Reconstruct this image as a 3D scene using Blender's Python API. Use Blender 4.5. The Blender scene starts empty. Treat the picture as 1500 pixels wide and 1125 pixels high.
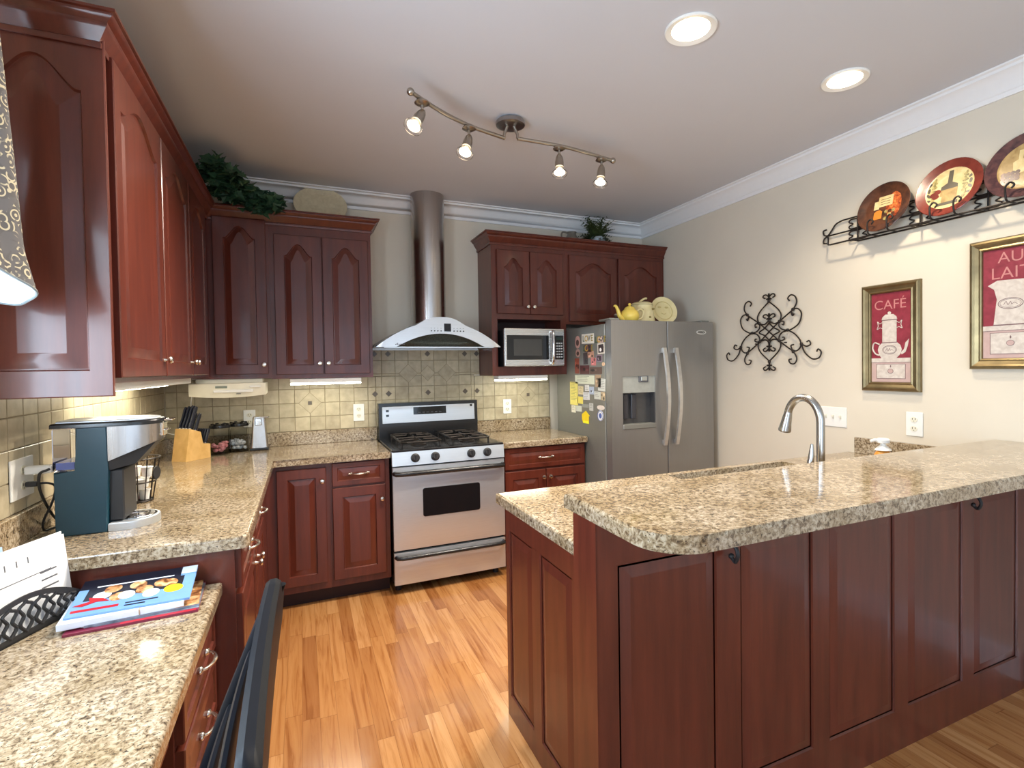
import bpy, bmesh, math, random
from mathutils import Vector as V, Matrix
random.seed(7)
SC = bpy.context.scene
COL = SC.collection
PI = math.pi

# ------------------------------------------------------------------ camera
cam = bpy.data.cameras.new('camera')
cam_o = bpy.data.objects.new('camera', cam)
COL.objects.link(cam_o)
r3 = V((0.91512422, -0.40287702, -0.01541963))
u3 = V((0.02192057, 0.01152993, 0.99969323))
f2 = V((0.40257564, 0.91518149, -0.01938262))
cam_o.matrix_world = Matrix(((r3.x, u3.x, -f2.x, 0.8209), (r3.y, u3.y, -f2.y, 0.0), (r3.z, u3.z, -f2.z, 1.4313), (0, 0, 0, 1)))
cam.sensor_width = 36.0
cam.lens = 36.0 * 757.94 / 1500
cam.shift_x = -26.1 / 1500
cam.shift_y = -9.05 / 1500
cam.clip_start = 0.02
SC.camera = cam_o

# ------------------------------------------------------------------ world, lights, exposure
W_EXPO = 0.3
SC.view_settings.view_transform = 'Standard'
SC.view_settings.look = 'None'
SC.view_settings.exposure = W_EXPO
SC.view_settings.gamma = 1.0
SC.view_settings.use_curve_mapping = False
SC.cycles.use_denoising = True
SC.cycles.max_bounces = 8
SC.cycles.diffuse_bounces = 5
SC.cycles.glossy_bounces = 4
SC.cycles.sample_clamp_indirect = 4.0
wd = bpy.data.worlds.new('sky')
SC.world = wd
wd.use_nodes = True
wn = wd.node_tree
wn.nodes['Background'].inputs['Color'].default_value = (0.62, 0.78, 1.0, 1)
wn.nodes['Background'].inputs['Strength'].default_value = 1.6

def area(name, loc, d, sx, sy, power, col):
    l = bpy.data.lights.new(name, 'AREA')
    l.shape = 'RECTANGLE'
    l.size = sx
    l.size_y = sy
    l.energy = power
    l.color = col
    o = bpy.data.objects.new(name, l)
    COL.objects.link(o)
    o.location = loc
    o.rotation_euler = V(d).to_track_quat('-Z', 'Z').to_euler()
    return o

DAY = (0.66, 0.83, 1.0)
area('daylight_over_desk', (-0.06, 1.02, 1.68), (1, 0, 0), 1.0, 1.0, 56, DAY)
area('daylight_rear_left', (-0.06, -2.2, 1.45), (1, 0, 0), 1.7, 1.9, 100, DAY)
area('daylight_rear', (1.9, -4.06, 1.35), (0, 1, 0.02), 2.6, 2.1, 16, DAY)

def spot(name, loc, d, power, col, size=1.4, blend=0.6, r=0.05):
    l = bpy.data.lights.new(name, 'SPOT')
    l.energy = power
    l.color = col
    l.spot_size = size
    l.spot_blend = blend
    l.shadow_soft_size = r
    o = bpy.data.objects.new(name, l)
    COL.objects.link(o)
    o.location = loc
    o.rotation_euler = V(d).to_track_quat('-Z', 'Y').to_euler()
    return o

# ------------------------------------------------------------------ materials
def lin(c):
    c = c / 255.0
    return c / 12.92 if c <= 0.04045 else ((c + 0.055) / 1.055) ** 2.4
def rgb(r, g, b):
    return (lin(r), lin(g), lin(b), 1)

class NT:
    def __init__(s, name):
        s.m = bpy.data.materials.new(name)
        s.m.use_nodes = True
        s.t = s.m.node_tree
        s.b = s.t.nodes['Principled BSDF']
    def n(s, typ, **kw):
        nd = s.t.nodes.new(typ)
        for k, v in kw.items():
            if k.startswith('i_'):
                nd.inputs[k[2:].replace('_', ' ')].default_value = v
            else:
                setattr(nd, k, v)
        return nd
    def l(s, a, b):
        s.t.links.new(a, b)
    def ramp(s, fac, stops, interp='LINEAR'):
        r = s.n('ShaderNodeValToRGB')
        r.color_ramp.interpolation = interp
        el = r.color_ramp.elements
        while len(el) < len(stops):
            el.new(0.5)
        for e, (p, c) in zip(el, stops):
            e.position = p
            e.color = c
        s.l(fac, r.inputs['Fac'])
        return r
    def obj(s, scale=(1, 1, 1)):
        g = s.n('ShaderNodeNewGeometry')
        mp = s.n('ShaderNodeMapping')
        mp.inputs['Scale'].default_value = scale
        s.l(g.outputs['Position'], mp.inputs['Vector'])
        return mp.outputs['Vector']
    def set(s, **kw):
        for k, v in kw.items():
            s.b.inputs[k.replace('_', ' ')].default_value = v
        return s

def simple(name, col, rough=0.5, metal=0.0, var=0.06, scale=30, **kw):
    t = NT(name)
    t.set(Roughness=rough, Metallic=metal, **kw)
    nz = t.n('ShaderNodeTexNoise', i_Scale=scale, i_Detail=3.0)
    t.l(t.obj(), nz.inputs['Vector'])
    a = tuple(c * (1 - var) for c in col[:3]) + (1,)
    b = tuple(min(1, c * (1 + var)) for c in col[:3]) + (1,)
    r = t.ramp(nz.outputs['Fac'], [(0.3, a), (0.7, b)])
    t.l(r.outputs['Color'], t.b.inputs['Base Color'])
    return t.m

def emit(name, col, strength):
    t = NT(name)
    t.set(Base_Color=col, Emission_Color=col, Emission_Strength=strength)
    return t.m

def bump(t, h, strength=0.2, dist=0.002):
    b = t.n('ShaderNodeBump')
    b.inputs['Strength'].default_value = strength
    b.inputs['Distance'].default_value = dist
    t.l(h, b.inputs['Height'])
    t.l(b.outputs['Normal'], t.b.inputs['Normal'])

def cherry_mat(name='cherry_wood', k=1.0):
    t = NT(name)
    t.set(Roughness=0.34, Coat_Weight=0.28, Coat_Roughness=0.12, Specular_IOR_Level=0.42)
    nz = t.n('ShaderNodeTexNoise', i_Scale=1.0, i_Detail=5.0, i_Roughness=0.6)
    t.l(t.obj((26, 26, 2.5)), nz.inputs['Vector'])
    r = t.ramp(nz.outputs['Fac'], [(0.3, rgb(78 * k, 33 * k, 24 * k)), (0.7, rgb(102 * k, 46 * k, 32 * k))])
    t.l(r.outputs['Color'], t.b.inputs['Base Color'])
    return t.m

def granite_mat():
    t = NT('speckled_granite')
    t.set(Roughness=0.13, Coat_Weight=0.3, Coat_Roughness=0.04)
    p = t.obj()
    n1 = t.n('ShaderNodeTexNoise', i_Scale=82.0, i_Detail=4.0, i_Roughness=0.65, i_Distortion=0.6)
    t.l(p, n1.inputs['Vector'])
    r1 = t.ramp(n1.outputs['Fac'], [(0.30, rgb(72, 63, 56)), (0.40, rgb(132, 116, 98)), (0.49, rgb(178, 164, 143)), (0.64, rgb(216, 208, 195))])
    n2 = t.n('ShaderNodeTexNoise', i_Scale=190.0, i_Detail=2.0, i_Roughness=0.5)
    t.l(p, n2.inputs['Vector'])
    r2 = t.ramp(n2.outputs['Fac'], [(0.30, (1, 1, 1, 1)), (0.385, (0, 0, 0, 1))])
    n3 = t.n('ShaderNodeTexNoise', i_Scale=7.0, i_Detail=2.0)
    t.l(p, n3.inputs['Vector'])
    r3_ = t.ramp(n3.outputs['Fac'], [(0.35, rgb(204, 191, 168)), (0.65, rgb(232, 225, 213))])
    mx = t.n('ShaderNodeMixRGB', blend_type='MULTIPLY')
    mx.inputs['Fac'].default_value = 1
    t.l(r1.outputs['Color'], mx.inputs['Color1'])
    t.l(r3_.outputs['Color'], mx.inputs['Color2'])
    m2 = t.n('ShaderNodeMixRGB')
    m2.inputs['Color2'].default_value = rgb(46, 38, 34)
    t.l(r2.outputs['Color'], m2.inputs['Fac'])
    t.l(mx.outputs['Color'], m2.inputs['Color1'])
    t.l(m2.outputs['Color'], t.b.inputs['Base Color'])
    return t.m

def steel_mat(name, col, rough, metal=1.0, axis='x', aniso=0.0):
    t = NT(name)
    t.set(Metallic=metal)
    sc = {'x': (3, 260, 260), 'z': (260, 260, 3), 'y': (260, 3, 260)}[axis]
    nz = t.n('ShaderNodeTexNoise', i_Scale=1.0, i_Detail=3.0)
    t.l(t.obj(sc), nz.inputs['Vector'])
    a = tuple(c * 0.93 for c in col[:3]) + (1,)
    r = t.ramp(nz.outputs['Fac'], [(0.3, a), (0.7, col)])
    t.l(r.outputs['Color'], t.b.inputs['Base Color'])
    tg = t.n('ShaderNodeTangent', direction_type='RADIAL', axis='Z')
    t.l(tg.outputs['Tangent'], t.b.inputs['Tangent'])
    t.set(Anisotropic=aniso)
    r2 = t.ramp(nz.outputs['Fac'], [(0.3, (rough * 0.85,) * 3 + (1,)), (0.7, (rough * 1.15,) * 3 + (1,))])
    t.l(r2.outputs['Color'], t.b.inputs['Roughness'])
    return t.m

def tile_mat():
    t = NT('ceramic_tile')
    t.set(Roughness=0.35)
    g = t.n('ShaderNodeNewGeometry')
    nz = t.n('ShaderNodeTexNoise', i_Scale=22.0, i_Detail=4.0)
    t.l(t.obj(), nz.inputs['Vector'])
    r = t.ramp(nz.outputs['Fac'], [(0.3, rgb(176, 164, 138)), (0.7, rgb(200, 189, 163))])
    r2 = t.ramp(g.outputs['Random Per Island'], [(0, rgb(232, 230, 226)), (1, rgb(255, 255, 252))])
    mx = t.n('ShaderNodeMixRGB', blend_type='MULTIPLY')
    mx.inputs['Fac'].default_value = 1
    t.l(r.outputs['Color'], mx.inputs['Color1'])
    t.l(r2.outputs['Color'], mx.inputs['Color2'])
    t.l(mx.outputs['Color'], t.b.inputs['Base Color'])
    return t.m

def floor_mat():
    t = NT('oak_strip_floor')
    t.set(Roughness=0.22, Coat_Weight=0.25, Coat_Roughness=0.12)
    g = t.n('ShaderNodeNewGeometry')
    sx = t.n('ShaderNodeSeparateXYZ')
    t.l(g.outputs['Position'], sx.inputs['Vector'])
    def M(op, a, b=None):
        m = t.n('ShaderNodeMath', operation=op)
        for i, q in enumerate((a, b)):
            if q is None:
                continue
            if isinstance(q, (int, float)):
                m.inputs[i].default_value = q
            else:
                t.l(q, m.inputs[i])
        return m.outputs[0]
    fx = M('DIVIDE', sx.outputs['X'], 0.066)
    row = M('FLOOR', fx)
    wn1 = t.n('ShaderNodeTexWhiteNoise', noise_dimensions='1D')
    t.l(row, wn1.inputs['W'])
    fy = M('ADD', M('DIVIDE', sx.outputs['Y'], 0.72), M('MULTIPLY', wn1.outputs['Value'], 7.3))
    pl = M('FLOOR', fy)
    cb = t.n('ShaderNodeCombineXYZ')
    t.l(row, cb.inputs['X'])
    t.l(pl, cb.inputs['Y'])
    wn2 = t.n('ShaderNodeTexWhiteNoise', noise_dimensions='2D')
    t.l(cb.outputs[0], wn2.inputs['Vector'])
    rc = t.ramp(wn2.outputs['Value'], [(0, rgb(158, 106, 62)), (0.35, rgb(178, 126, 76)), (0.7, rgb(188, 137, 86)), (1, rgb(202, 154, 104))])
    # grain: stretched along the plank, shifted plank by plank
    off = t.n('ShaderNodeVectorMath', operation='SCALE')
    off.inputs['Scale'].default_value = 9.0
    t.l(wn2.outputs['Color'], off.inputs[0])
    ad = t.n('ShaderNodeVectorMath', operation='ADD')
    t.l(t.obj((38, 2.2, 1)), ad.inputs[0])
    t.l(off.outputs[0], ad.inputs[1])
    nz = t.n('ShaderNodeTexNoise', i_Scale=1.0, i_Detail=6.0, i_Roughness=0.6, i_Distortion=1.2)
    t.l(ad.outputs[0], nz.inputs['Vector'])
    rg = t.ramp(nz.outputs['Fac'], [(0.30, rgb(206, 180, 150)), (0.50, rgb(244, 236, 226)), (0.7, rgb(255, 253, 250))])
    mx = t.n('ShaderNodeMixRGB', blend_type='MULTIPLY')
    mx.inputs['Fac'].default_value = 1
    t.l(rc.outputs['Color'], mx.inputs['Color1'])
    t.l(rg.outputs['Color'], mx.inputs['Color2'])
    # thin seams
    ex = M('ABSOLUTE', M('SUBTRACT', M('FRACT', fx), 0.5))
    ey = M('ABSOLUTE', M('SUBTRACT', M('FRACT', fy), 0.5))
    seam = M('MAXIMUM', M('GREATER_THAN', ex, 0.485), M('GREATER_THAN', ey, 0.498))
    m2 = t.n('ShaderNodeMixRGB')
    m2.inputs['Color2'].default_value = rgb(120, 76, 40)
    t.l(M('MULTIPLY', seam, 0.6), m2.inputs['Fac'])
    t.l(mx.outputs['Color'], m2.inputs['Color1'])
    t.l(m2.outputs['Color'], t.b.inputs['Base Color'])
    bump(t, nz.outputs['Fac'], 0.12, 0.001)
    return t.m

def fabric_mat():
    t = NT('paisley_fabric')
    t.set(Roughness=0.9)
    vo = t.n('ShaderNodeTexVoronoi', i_Scale=38.0)
    nz = t.n('ShaderNodeTexNoise', i_Scale=11.0, i_Detail=2.0, i_Distortion=2.5)
    t.l(t.obj(), vo.inputs['Vector'])
    t.l(t.obj(), nz.inputs['Vector'])
    m = t.n('ShaderNodeMath', operation='SINE')
    mm = t.n('ShaderNodeMath', operation='MULTIPLY')
    mm.inputs[1].default_value = 17.0
    t.l(vo.outputs['Distance'], mm.inputs[0])
    t.l(mm.outputs[0], m.inputs[0])
    r1 = t.ramp(m.outputs[0], [(0.40, rgb(84, 82, 82)), (0.62, rgb(186, 176, 150))])
    r2 = t.ramp(nz.outputs['Fac'], [(0.45, (0, 0, 0, 1)), (0.5, (1, 1, 1, 1))])
    mx = t.n('ShaderNodeMixRGB')
    mx.inputs['Color1'].default_value = rgb(92, 90, 92)
    t.l(r2.outputs['Color'], mx.inputs['Fac'])
    t.l(r1.outputs['Color'], mx.inputs['Color2'])
    t.l(mx.outputs['Color'], t.b.inputs['Base Color'])
    return t.m

def mottled(name, stops, scale, rough=0.4, detail=3.0, dist=0.5):
    t = NT(name)
    t.set(Roughness=rough)
    nz = t.n('ShaderNodeTexNoise', i_Scale=scale, i_Detail=detail, i_Distortion=dist)
    t.l(t.obj(), nz.inputs['Vector'])
    r = t.ramp(nz.outputs['Fac'], stops)
    t.l(r.outputs['Color'], t.b.inputs['Base Color'])
    return t.m

def glass(name, col=(1, 1, 1, 1), rough=0.0, ior=1.3):
    t = NT(name)
    t.set(Base_Color=col, Roughness=rough, IOR=ior, Transmission_Weight=1.0)
    return t.m

CH = cherry_mat()
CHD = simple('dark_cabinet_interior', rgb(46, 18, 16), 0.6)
GR = granite_mat()
TILE = tile_mat()
GROUT = simple('tile_grout', rgb(150, 138, 114), 0.85)
INSET = simple('dark_inset_tile', rgb(92, 82, 72), 0.3)
WALLP = simple('cream_wall_paint', rgb(214, 205, 188), 0.75, var=0.015, scale=4)
CEILP = simple('ceiling_paint', rgb(204, 206, 212), 0.85, var=0.01, scale=3)
TRIMW = simple('white_trim_paint', rgb(232, 232, 232), 0.4, var=0.01)
FLOOR = floor_mat()
STEEL = steel_mat('brushed_steel', (0.67, 0.70, 0.73, 1), 0.36, 0.75, aniso=0.75)
STEELM = steel_mat('polished_steel', (0.66, 0.64, 0.61, 1), 0.26, 0.97, aniso=0.5)
STEELV = steel_mat('brushed_steel_vertical', (0.50, 0.47, 0.45, 1), 0.24, axis='z')
FRST = steel_mat('grey_fridge_steel', (0.31, 0.305, 0.295, 1), 0.38, 0.7, 'z')
FRSIDE = simple('grey_fridge_side', rgb(128, 128, 122), 0.42, 0.3, var=0.03, scale=60)
NICK = simple('satin_nickel', (0.72, 0.67, 0.60, 1), 0.25, 1.0)
CHROME = simple('polished_chrome', (0.8, 0.8, 0.8, 1), 0.08, 1.0)
BLK = simple('black_enamel', (0.012, 0.012, 0.013, 1), 0.22)
BLKG = simple('black_glass', (0.008, 0.008, 0.009, 1), 0.06)
BLKM = simple('black_matte_plastic', (0.018, 0.018, 0.02, 1), 0.5)
IRON = simple('dark_wrought_iron', (0.022, 0.016, 0.013, 1), 0.45, 0.4)
BLKW = simple('black_lacquered_wood', (0.008, 0.009, 0.012, 1), 0.42, Specular_IOR_Level=0.08)
WHT = simple('white_plastic', rgb(232, 232, 228), 0.35, var=0.01)
OFFW = simple('off_white_plastic', rgb(226, 222, 204), 0.4, var=0.02)
PAPER = simple('white_paper', rgb(236, 238, 240), 0.8, var=0.02)
PAPERB = simple('pale_blue_paper', rgb(176, 204, 236), 0.7, var=0.03)
INK = simple('grey_ink', rgb(90, 92, 98), 0.8)
MAPLE = mottled('maple_block', [(0.3, rgb(206, 160, 92)), (0.7, rgb(226, 184, 118))], 18, 0.45)
TEAL = simple('teal_plastic', rgb(22, 62, 78), 0.35, var=0.04)
NAVY = simple('navy_handle', rgb(20, 24, 40), 0.35)
TANK = glass('clear_tank', (0.86, 0.88, 0.98, 1), 0.05, 1.15)
CLEAR = glass('clear_glass', (0.97, 0.98, 0.97, 1), 0.0, 1.12)
LAMPG = glass('lamp_glass', (1, 0.98, 0.94, 1), 0.15, 1.3)
E_WARM = emit('lamp_glow_warm', (1.0, 0.82, 0.56, 1), 14)
E_BULB = emit('halogen_bulb_glow', (1.0, 0.86, 0.66, 1), 4)
E_FLUO = emit('fluorescent_lens_glow', (1.0, 0.97, 0.80, 1), 15)
LEAF = mottled('ivy_leaf', [(0.3, rgb(34, 62, 46)), (0.58, rgb(58, 94, 66)), (0.74, rgb(124, 146, 100))], 14, 0.45)
FERN = mottled('fern_leaf', [(0.3, rgb(44, 54, 28)), (0.7, rgb(88, 100, 56))], 20, 0.5)
GOLD = simple('antique_gold_frame', rgb(128, 112, 80), 0.33, 0.8, var=0.2, scale=14)
YEL = simple('yellow_glaze', rgb(236, 206, 96), 0.2)
CREAMG = mottled('cream_glaze', [(0.35, rgb(226, 208, 150)), (0.7, rgb(240, 226, 176))], 9, 0.2)
OLIVEG = simple('olive_glaze', rgb(150, 132, 76), 0.3)
SANDP = mottled('sand_stoneware', [(0.3, rgb(204, 190, 156)), (0.7, rgb(220, 208, 176))], 40, 0.5)
FAB = fabric_mat()
LINING = simple('white_lining', rgb(226, 236, 238), 0.9, var=0.01)

# ------------------------------------------------------------------ mesh helpers
ORG = {}
def tag(o, label, cat, group=None):
    o['label'] = label
    o['category'] = cat
    if group:
        o['group'] = group
    return o

def thing(name, label, cat, loc=(0, 0, 0), group=None):
    o = bpy.data.objects.new(name, None)
    COL.objects.link(o)
    o.empty_display_size = 0.1
    o.location = loc
    ORG[o.name] = V(loc)
    return tag(o, label, cat, group)

I4 = Matrix.Identity(4)
def FR(o, x, y, z):
    x, y, z = V(x), V(y), V(z)
    return Matrix(((x.x, y.x, z.x, o[0]), (x.y, y.y, z.y, o[1]), (x.z, y.z, z.z, o[2]), (0, 0, 0, 1)))
def FWALL(o):   # local x runs to the viewer's right on a surface that faces -x, local z out of it
    return FR(o, (0, -1, 0), (0, 0, 1), (-1, 0, 0))

def catmull(pts, n=8, closed=False):
    P = [V(p) for p in pts]
    out = []
    m = len(P)
    for i in range(m if closed else m - 1):
        if closed:
            a, b, c, d = P[(i - 1) % m], P[i], P[(i + 1) % m], P[(i + 2) % m]
        else:
            a, b, c, d = P[max(i - 1, 0)], P[i], P[i + 1], P[min(i + 2, m - 1)]
        for k in range(n):
            t = k / n
            out.append(0.5 * ((2 * b) + (c - a) * t + (2 * a - 5 * b + 4 * c - d) * t * t + (3 * b - a - 3 * c + d) * t ** 3))
    if not closed:
        out.append(P[-1])
    return out

def ell(cx, cy, rx, ry, n=28, a0=0.0, a1=2 * PI, rot=0):
    full = abs(a1 - a0 - 2 * PI) < 1e-6
    r = []
    for i in range(n):
        a = a0 + (a1 - a0) * i / (n if full else n - 1)
        x, y = rx * math.cos(a), ry * math.sin(a)
        r.append((cx + x * math.cos(rot) - y * math.sin(rot), cy + x * math.sin(rot) + y * math.cos(rot)))
    return r

class MB:
    def __init__(s, M=None):
        s.bm = bmesh.new()
        s.M = M or I4
    def v(s, p):
        return s.bm.verts.new(s.M @ V(p))
    def f(s, vs, mi=0):
        try:
            fc = s.bm.faces.new(vs)
            fc.material_index = mi
            return fc
        except ValueError:
            return None
    def box(s, a, b, mi=0, bev=0, seg=1):
        x0, y0, z0 = (min(a[i], b[i]) for i in range(3))
        x1, y1, z1 = (max(a[i], b[i]) for i in range(3))
        vs = [s.v(p) for p in ((x0, y0, z0), (x1, y0, z0), (x1, y1, z0), (x0, y1, z0), (x0, y0, z1), (x1, y0, z1), (x1, y1, z1), (x0, y1, z1))]
        fs = [s.f([vs[i] for i in q], mi) for q in ((0, 3, 2, 1), (4, 5, 6, 7), (0, 1, 5, 4), (1, 2, 6, 5), (2, 3, 7, 6), (3, 0, 4, 7))]
        if bev:
            es = list({e for fc in fs for e in fc.edges})
            r = bmesh.ops.bevel(s.bm, geom=es, offset=bev, segments=seg, affect='EDGES', profile=0.5)
            for fc in r['faces']:
                fc.material_index = mi
        return s
    def loop(s, pts):
        return [s.v(p) for p in pts]
    def bridge(s, A, B, mi=0, closed=True):
        n = len(A)
        for i in range(n if closed else n - 1):
            j = (i + 1) % n
            s.f([A[i], A[j], B[j], B[i]], mi)
    def prism(s, poly, z0, z1, mi=0, bev=0, seg=2):
        A = s.loop([(p[0], p[1], z0) for p in poly])
        B = s.loop([(p[0], p[1], z1) for p in poly])
        s.bridge(A, B, mi)
        fa = s.f(A[::-1], mi)
        fb = s.f(B, mi)
        if bev and fb:
            r = bmesh.ops.bevel(s.bm, geom=list(fb.edges), offset=bev, segments=seg, affect='EDGES', profile=0.5)
            for fc in r['faces']:
                fc.material_index = mi
        return s
    def ext(s, pts, vec, mi=0):
        vec = V(vec)
        A = s.loop(pts)
        B = s.loop([V(p) + vec for p in pts])
        s.bridge(A, B, mi)
        s.f(A[::-1], mi)
        s.f(B, mi)
        return s
    def cyl(s, p0, p1, r0, r1=None, seg=20, mi=0, caps=True):
        p0, p1 = V(p0), V(p1)
        r1 = r0 if r1 is None else r1
        d = (p1 - p0).normalized()
        a = d.orthogonal().normalized()
        b = d.cross(a)
        A, B = [], []
        for i in range(seg):
            t = 2 * PI * i / seg
            q = a * math.cos(t) + b * math.sin(t)
            A.append(s.v(p0 + q * r0))
            B.append(s.v(p1 + q * r1))
        s.bridge(A, B, mi)
        if caps:
            s.f(A[::-1], mi)
            s.f(B, mi)
        return s
    def tube(s, pts, r, seg=8, mi=0, closed=False):
        P = [V(p) for p in pts]
        n = len(P)
        rings = []
        prev = None
        for i in range(n):
            if closed:
                d = P[(i + 1) % n] - P[(i - 1) % n]
            else:
                d = P[min(i + 1, n - 1)] - P[max(i - 1, 0)]
            d.normalize()
            if prev is None:
                a = d.orthogonal().normalized()
            else:
                a = prev - d * prev.dot(d)
                if a.length < 1e-6:
                    a = d.orthogonal()
                a.normalize()
            prev = a
            b = d.cross(a)
            rr = r[i] if isinstance(r, (list, tuple)) else r
            rings.append([s.v(P[i] + (a * math.cos(2 * PI * k / seg) + b * math.sin(2 * PI * k / seg)) * rr) for k in range(seg)])
        for i in range(n - 1):
            s.bridge(rings[i], rings[i + 1], mi)
        if closed:
            s.bridge(rings[-1], rings[0], mi)
        else:
            s.f(rings[0][::-1], mi)
            s.f(rings[-1], mi)
        return s
    def lathe(s, prof, c=(0, 0, 0), axis=(0, 0, 1), seg=28, mi=0, sx=1.0, sy=1.0):
        c = V(c)
        d = V(axis).normalized()
        if abs(d.z) > 0.999:
            a = V((1, 0, 0))
            b = V((0, 1, 0)) * (1 if d.z > 0 else -1)
        else:
            a = d.orthogonal().normalized()
            b = d.cross(a)
        prev = None
        for item in prof:
            r, h = item[0], item[1]
            m = item[2] if len(item) > 2 else mi
            if r < 1e-6:
                cur = [s.v(c + d * h)]
            else:
                cur = [s.v(c + d * h + (a * math.cos(2 * PI * k / seg) * sx + b * math.sin(2 * PI * k / seg) * sy) * r) for k in range(seg)]
            if prev:
                if len(prev) == 1 and len(cur) > 1:
                    for k in range(seg):
                        s.f([prev[0], cur[k], cur[(k + 1) % seg]], m)
                elif len(cur) == 1 and len(prev) > 1:
                    for k in range(seg):
                        s.f([prev[k], cur[0], prev[(k + 1) % seg]], m)
                elif len(cur) > 1:
                    s.bridge(prev, cur, m)
            prev = cur
        return s
    def ball(s, c, r, sc=(1, 1, 1), mi=0, seg=14):
        c = V(c)
        n = seg // 2
        rings = []
        for i in range(1, n):
            t = PI * i / n
            rings.append([s.v(c + V((math.cos(2 * PI * k / seg) * math.sin(t) * r * sc[0], math.sin(2 * PI * k / seg) * math.sin(t) * r * sc[1], math.cos(t) * r * sc[2]))) for k in range(seg)])
        top = s.v(c + V((0, 0, r * sc[2])))
        bot = s.v(c - V((0, 0, r * sc[2])))
        for k in range(seg):
            s.f([top, rings[0][k], rings[0][(k + 1) % seg]], mi)
            s.f([bot, rings[-1][(k + 1) % seg], rings[-1][k]], mi)
        for i in range(n - 2):
            s.bridge(rings[i], rings[i + 1], mi)
        return s
    def surf(s, fn, nu, nv, mi=0, closed_u=False):
        R = [[s.v(fn(i / (nu if closed_u else nu - 1), j / (nv - 1))) for i in range(nu)] for j in range(nv)]
        for j in range(nv - 1):
            s.bridge(R[j], R[j + 1], mi, closed_u)
        return s
    def sweep(s, prof, path, z, mi=0, side=1):
        # prof (out, dz); path of (x, y); outward is to the right of travel
        P = [V((p[0], p[1], 0)) for p in path]
        n = len(P)
        nr = []
        for i in range(n - 1):
            d = (P[i + 1] - P[i]).normalized()
            nr.append(V((d.y, -d.x, 0)) * side)
        rings = []
        for i in range(n):
            if i == 0:
                o = nr[0]
            elif i == n - 1:
                o = nr[-1]
            else:
                o = (nr[i - 1] + nr[i]) / (1 + nr[i - 1].dot(nr[i]))
            rings.append([s.v(P[i] + o * a + V((0, 0, z + b))) for a, b in prof])
        for i in range(n - 1):
            s.bridge(rings[i], rings[i + 1], mi)
        s.f(rings[0][::-1], mi)
        s.f(rings[-1], mi)
        return s
    def text(s, txt, size, M, mi=0, ext=0.0006, align='CENTER', bold=0.0):
        cu = bpy.data.curves.new('lettering', 'FONT')
        cu.body = txt
        cu.size = size
        cu.extrude = ext
        cu.offset = bold
        cu.align_x = align
        cu.align_y = 'CENTER'
        ob = bpy.data.objects.new('lettering_tmp', cu)
        COL.objects.link(ob)
        bpy.context.view_layer.update()
        me = bpy.data.meshes.new_from_object(ob.evaluated_get(bpy.context.evaluated_depsgraph_get()))
        me.transform(s.M @ M)
        n0 = len(s.bm.faces)
        s.bm.from_mesh(me)
        s.bm.faces.ensure_lookup_table()
        for fc in s.bm.faces[n0:]:
            fc.material_index = mi
        bpy.data.objects.remove(ob)
        bpy.data.meshes.remove(me)
        bpy.data.curves.remove(cu)
        return s
    def build(s, name, mats, parent=None, label=None, smooth=35, recalc=True):
        if recalc:
            bmesh.ops.recalc_face_normals(s.bm, faces=s.bm.faces[:])
        me = bpy.data.meshes.new(name)
        s.bm.to_mesh(me)
        s.bm.free()
        for m in (mats if isinstance(mats, (list, tuple)) else [mats]):
            me.materials.append(m)
        o = bpy.data.objects.new(name, me)
        COL.objects.link(o)
        if parent:
            root = parent
            while root.parent:
                root = root.parent
            g = ORG[root.name]
            me.transform(Matrix.Translation(-g))
            o.parent = parent
        else:
            xs = [v.co for v in me.vertices]
            g = V(((min(p.x for p in xs) + max(p.x for p in xs)) / 2, (min(p.y for p in xs) + max(p.y for p in xs)) / 2, min(p.z for p in xs)))
            me.transform(Matrix.Translation(-g))
            o.location = g
            ORG[o.name] = g
        if smooth:
            me.shade_smooth()
            me.set_sharp_from_angle(angle=math.radians(smooth))
        if recalc:
            wm = o.modifiers.new('weighted_normals', 'WEIGHTED_NORMAL')
            wm.keep_sharp = True
            wm.weight = 80
        if label:
            o['label'] = label
        return o

def struct(o):
    o['kind'] = 'structure'
    return o

def copy_thing(root, loc, label=None):
    def cp(o, parent):
        c = o.copy()
        COL.objects.link(c)
        if parent:
            c.parent = parent
        for ch in list(o.children):
            cp(ch, c)
        return c
    r = cp(root, None)
    r.location = loc
    ORG[r.name] = V(loc)
    if label:
        r['label'] = label
    return r
# ------------------------------------------------------------------ room shell
YB, XR, HC, YR = 3.997, 3.738, 2.727, -4.0
def wallbox(name, mat, boxes):
    m = MB()
    for a, b in boxes:
        m.box(a, b)
    return struct(m.build(name, mat, smooth=0))
wallbox('floor', FLOOR, [((-0.12, YR - 0.12, -0.06), (XR + 0.12, YB + 0.12, 0))])
wallbox('ceiling', CEILP, [((-0.12, YR - 0.12, HC), (XR + 0.12, YB + 0.12, HC + 0.06))])
wallbox('wall_back', WALLP, [((-0.12, YB, 0), (XR + 0.12, YB + 0.12, HC))])
wallbox('wall_right', WALLP, [((XR, YR, 0), (XR + 0.12, YB, HC))])
wallbox('wall_left', WALLP, [((-0.12, YR, 0), (0, -3.1, HC)), ((-0.12, -3.1, 0), (0, -1.3, 0.45)), ((-0.12, -3.1, 2.4), (0, -1.3, HC)),
        ((-0.12, -1.3, 0), (0, 0.5, HC)), ((-0.12, 0.5, 0), (0, 1.54, 1.16)), ((-0.12, 0.5, 2.2), (0, 1.54, HC)), ((-0.12, 1.54, 0), (0, YB, HC))])
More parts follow.
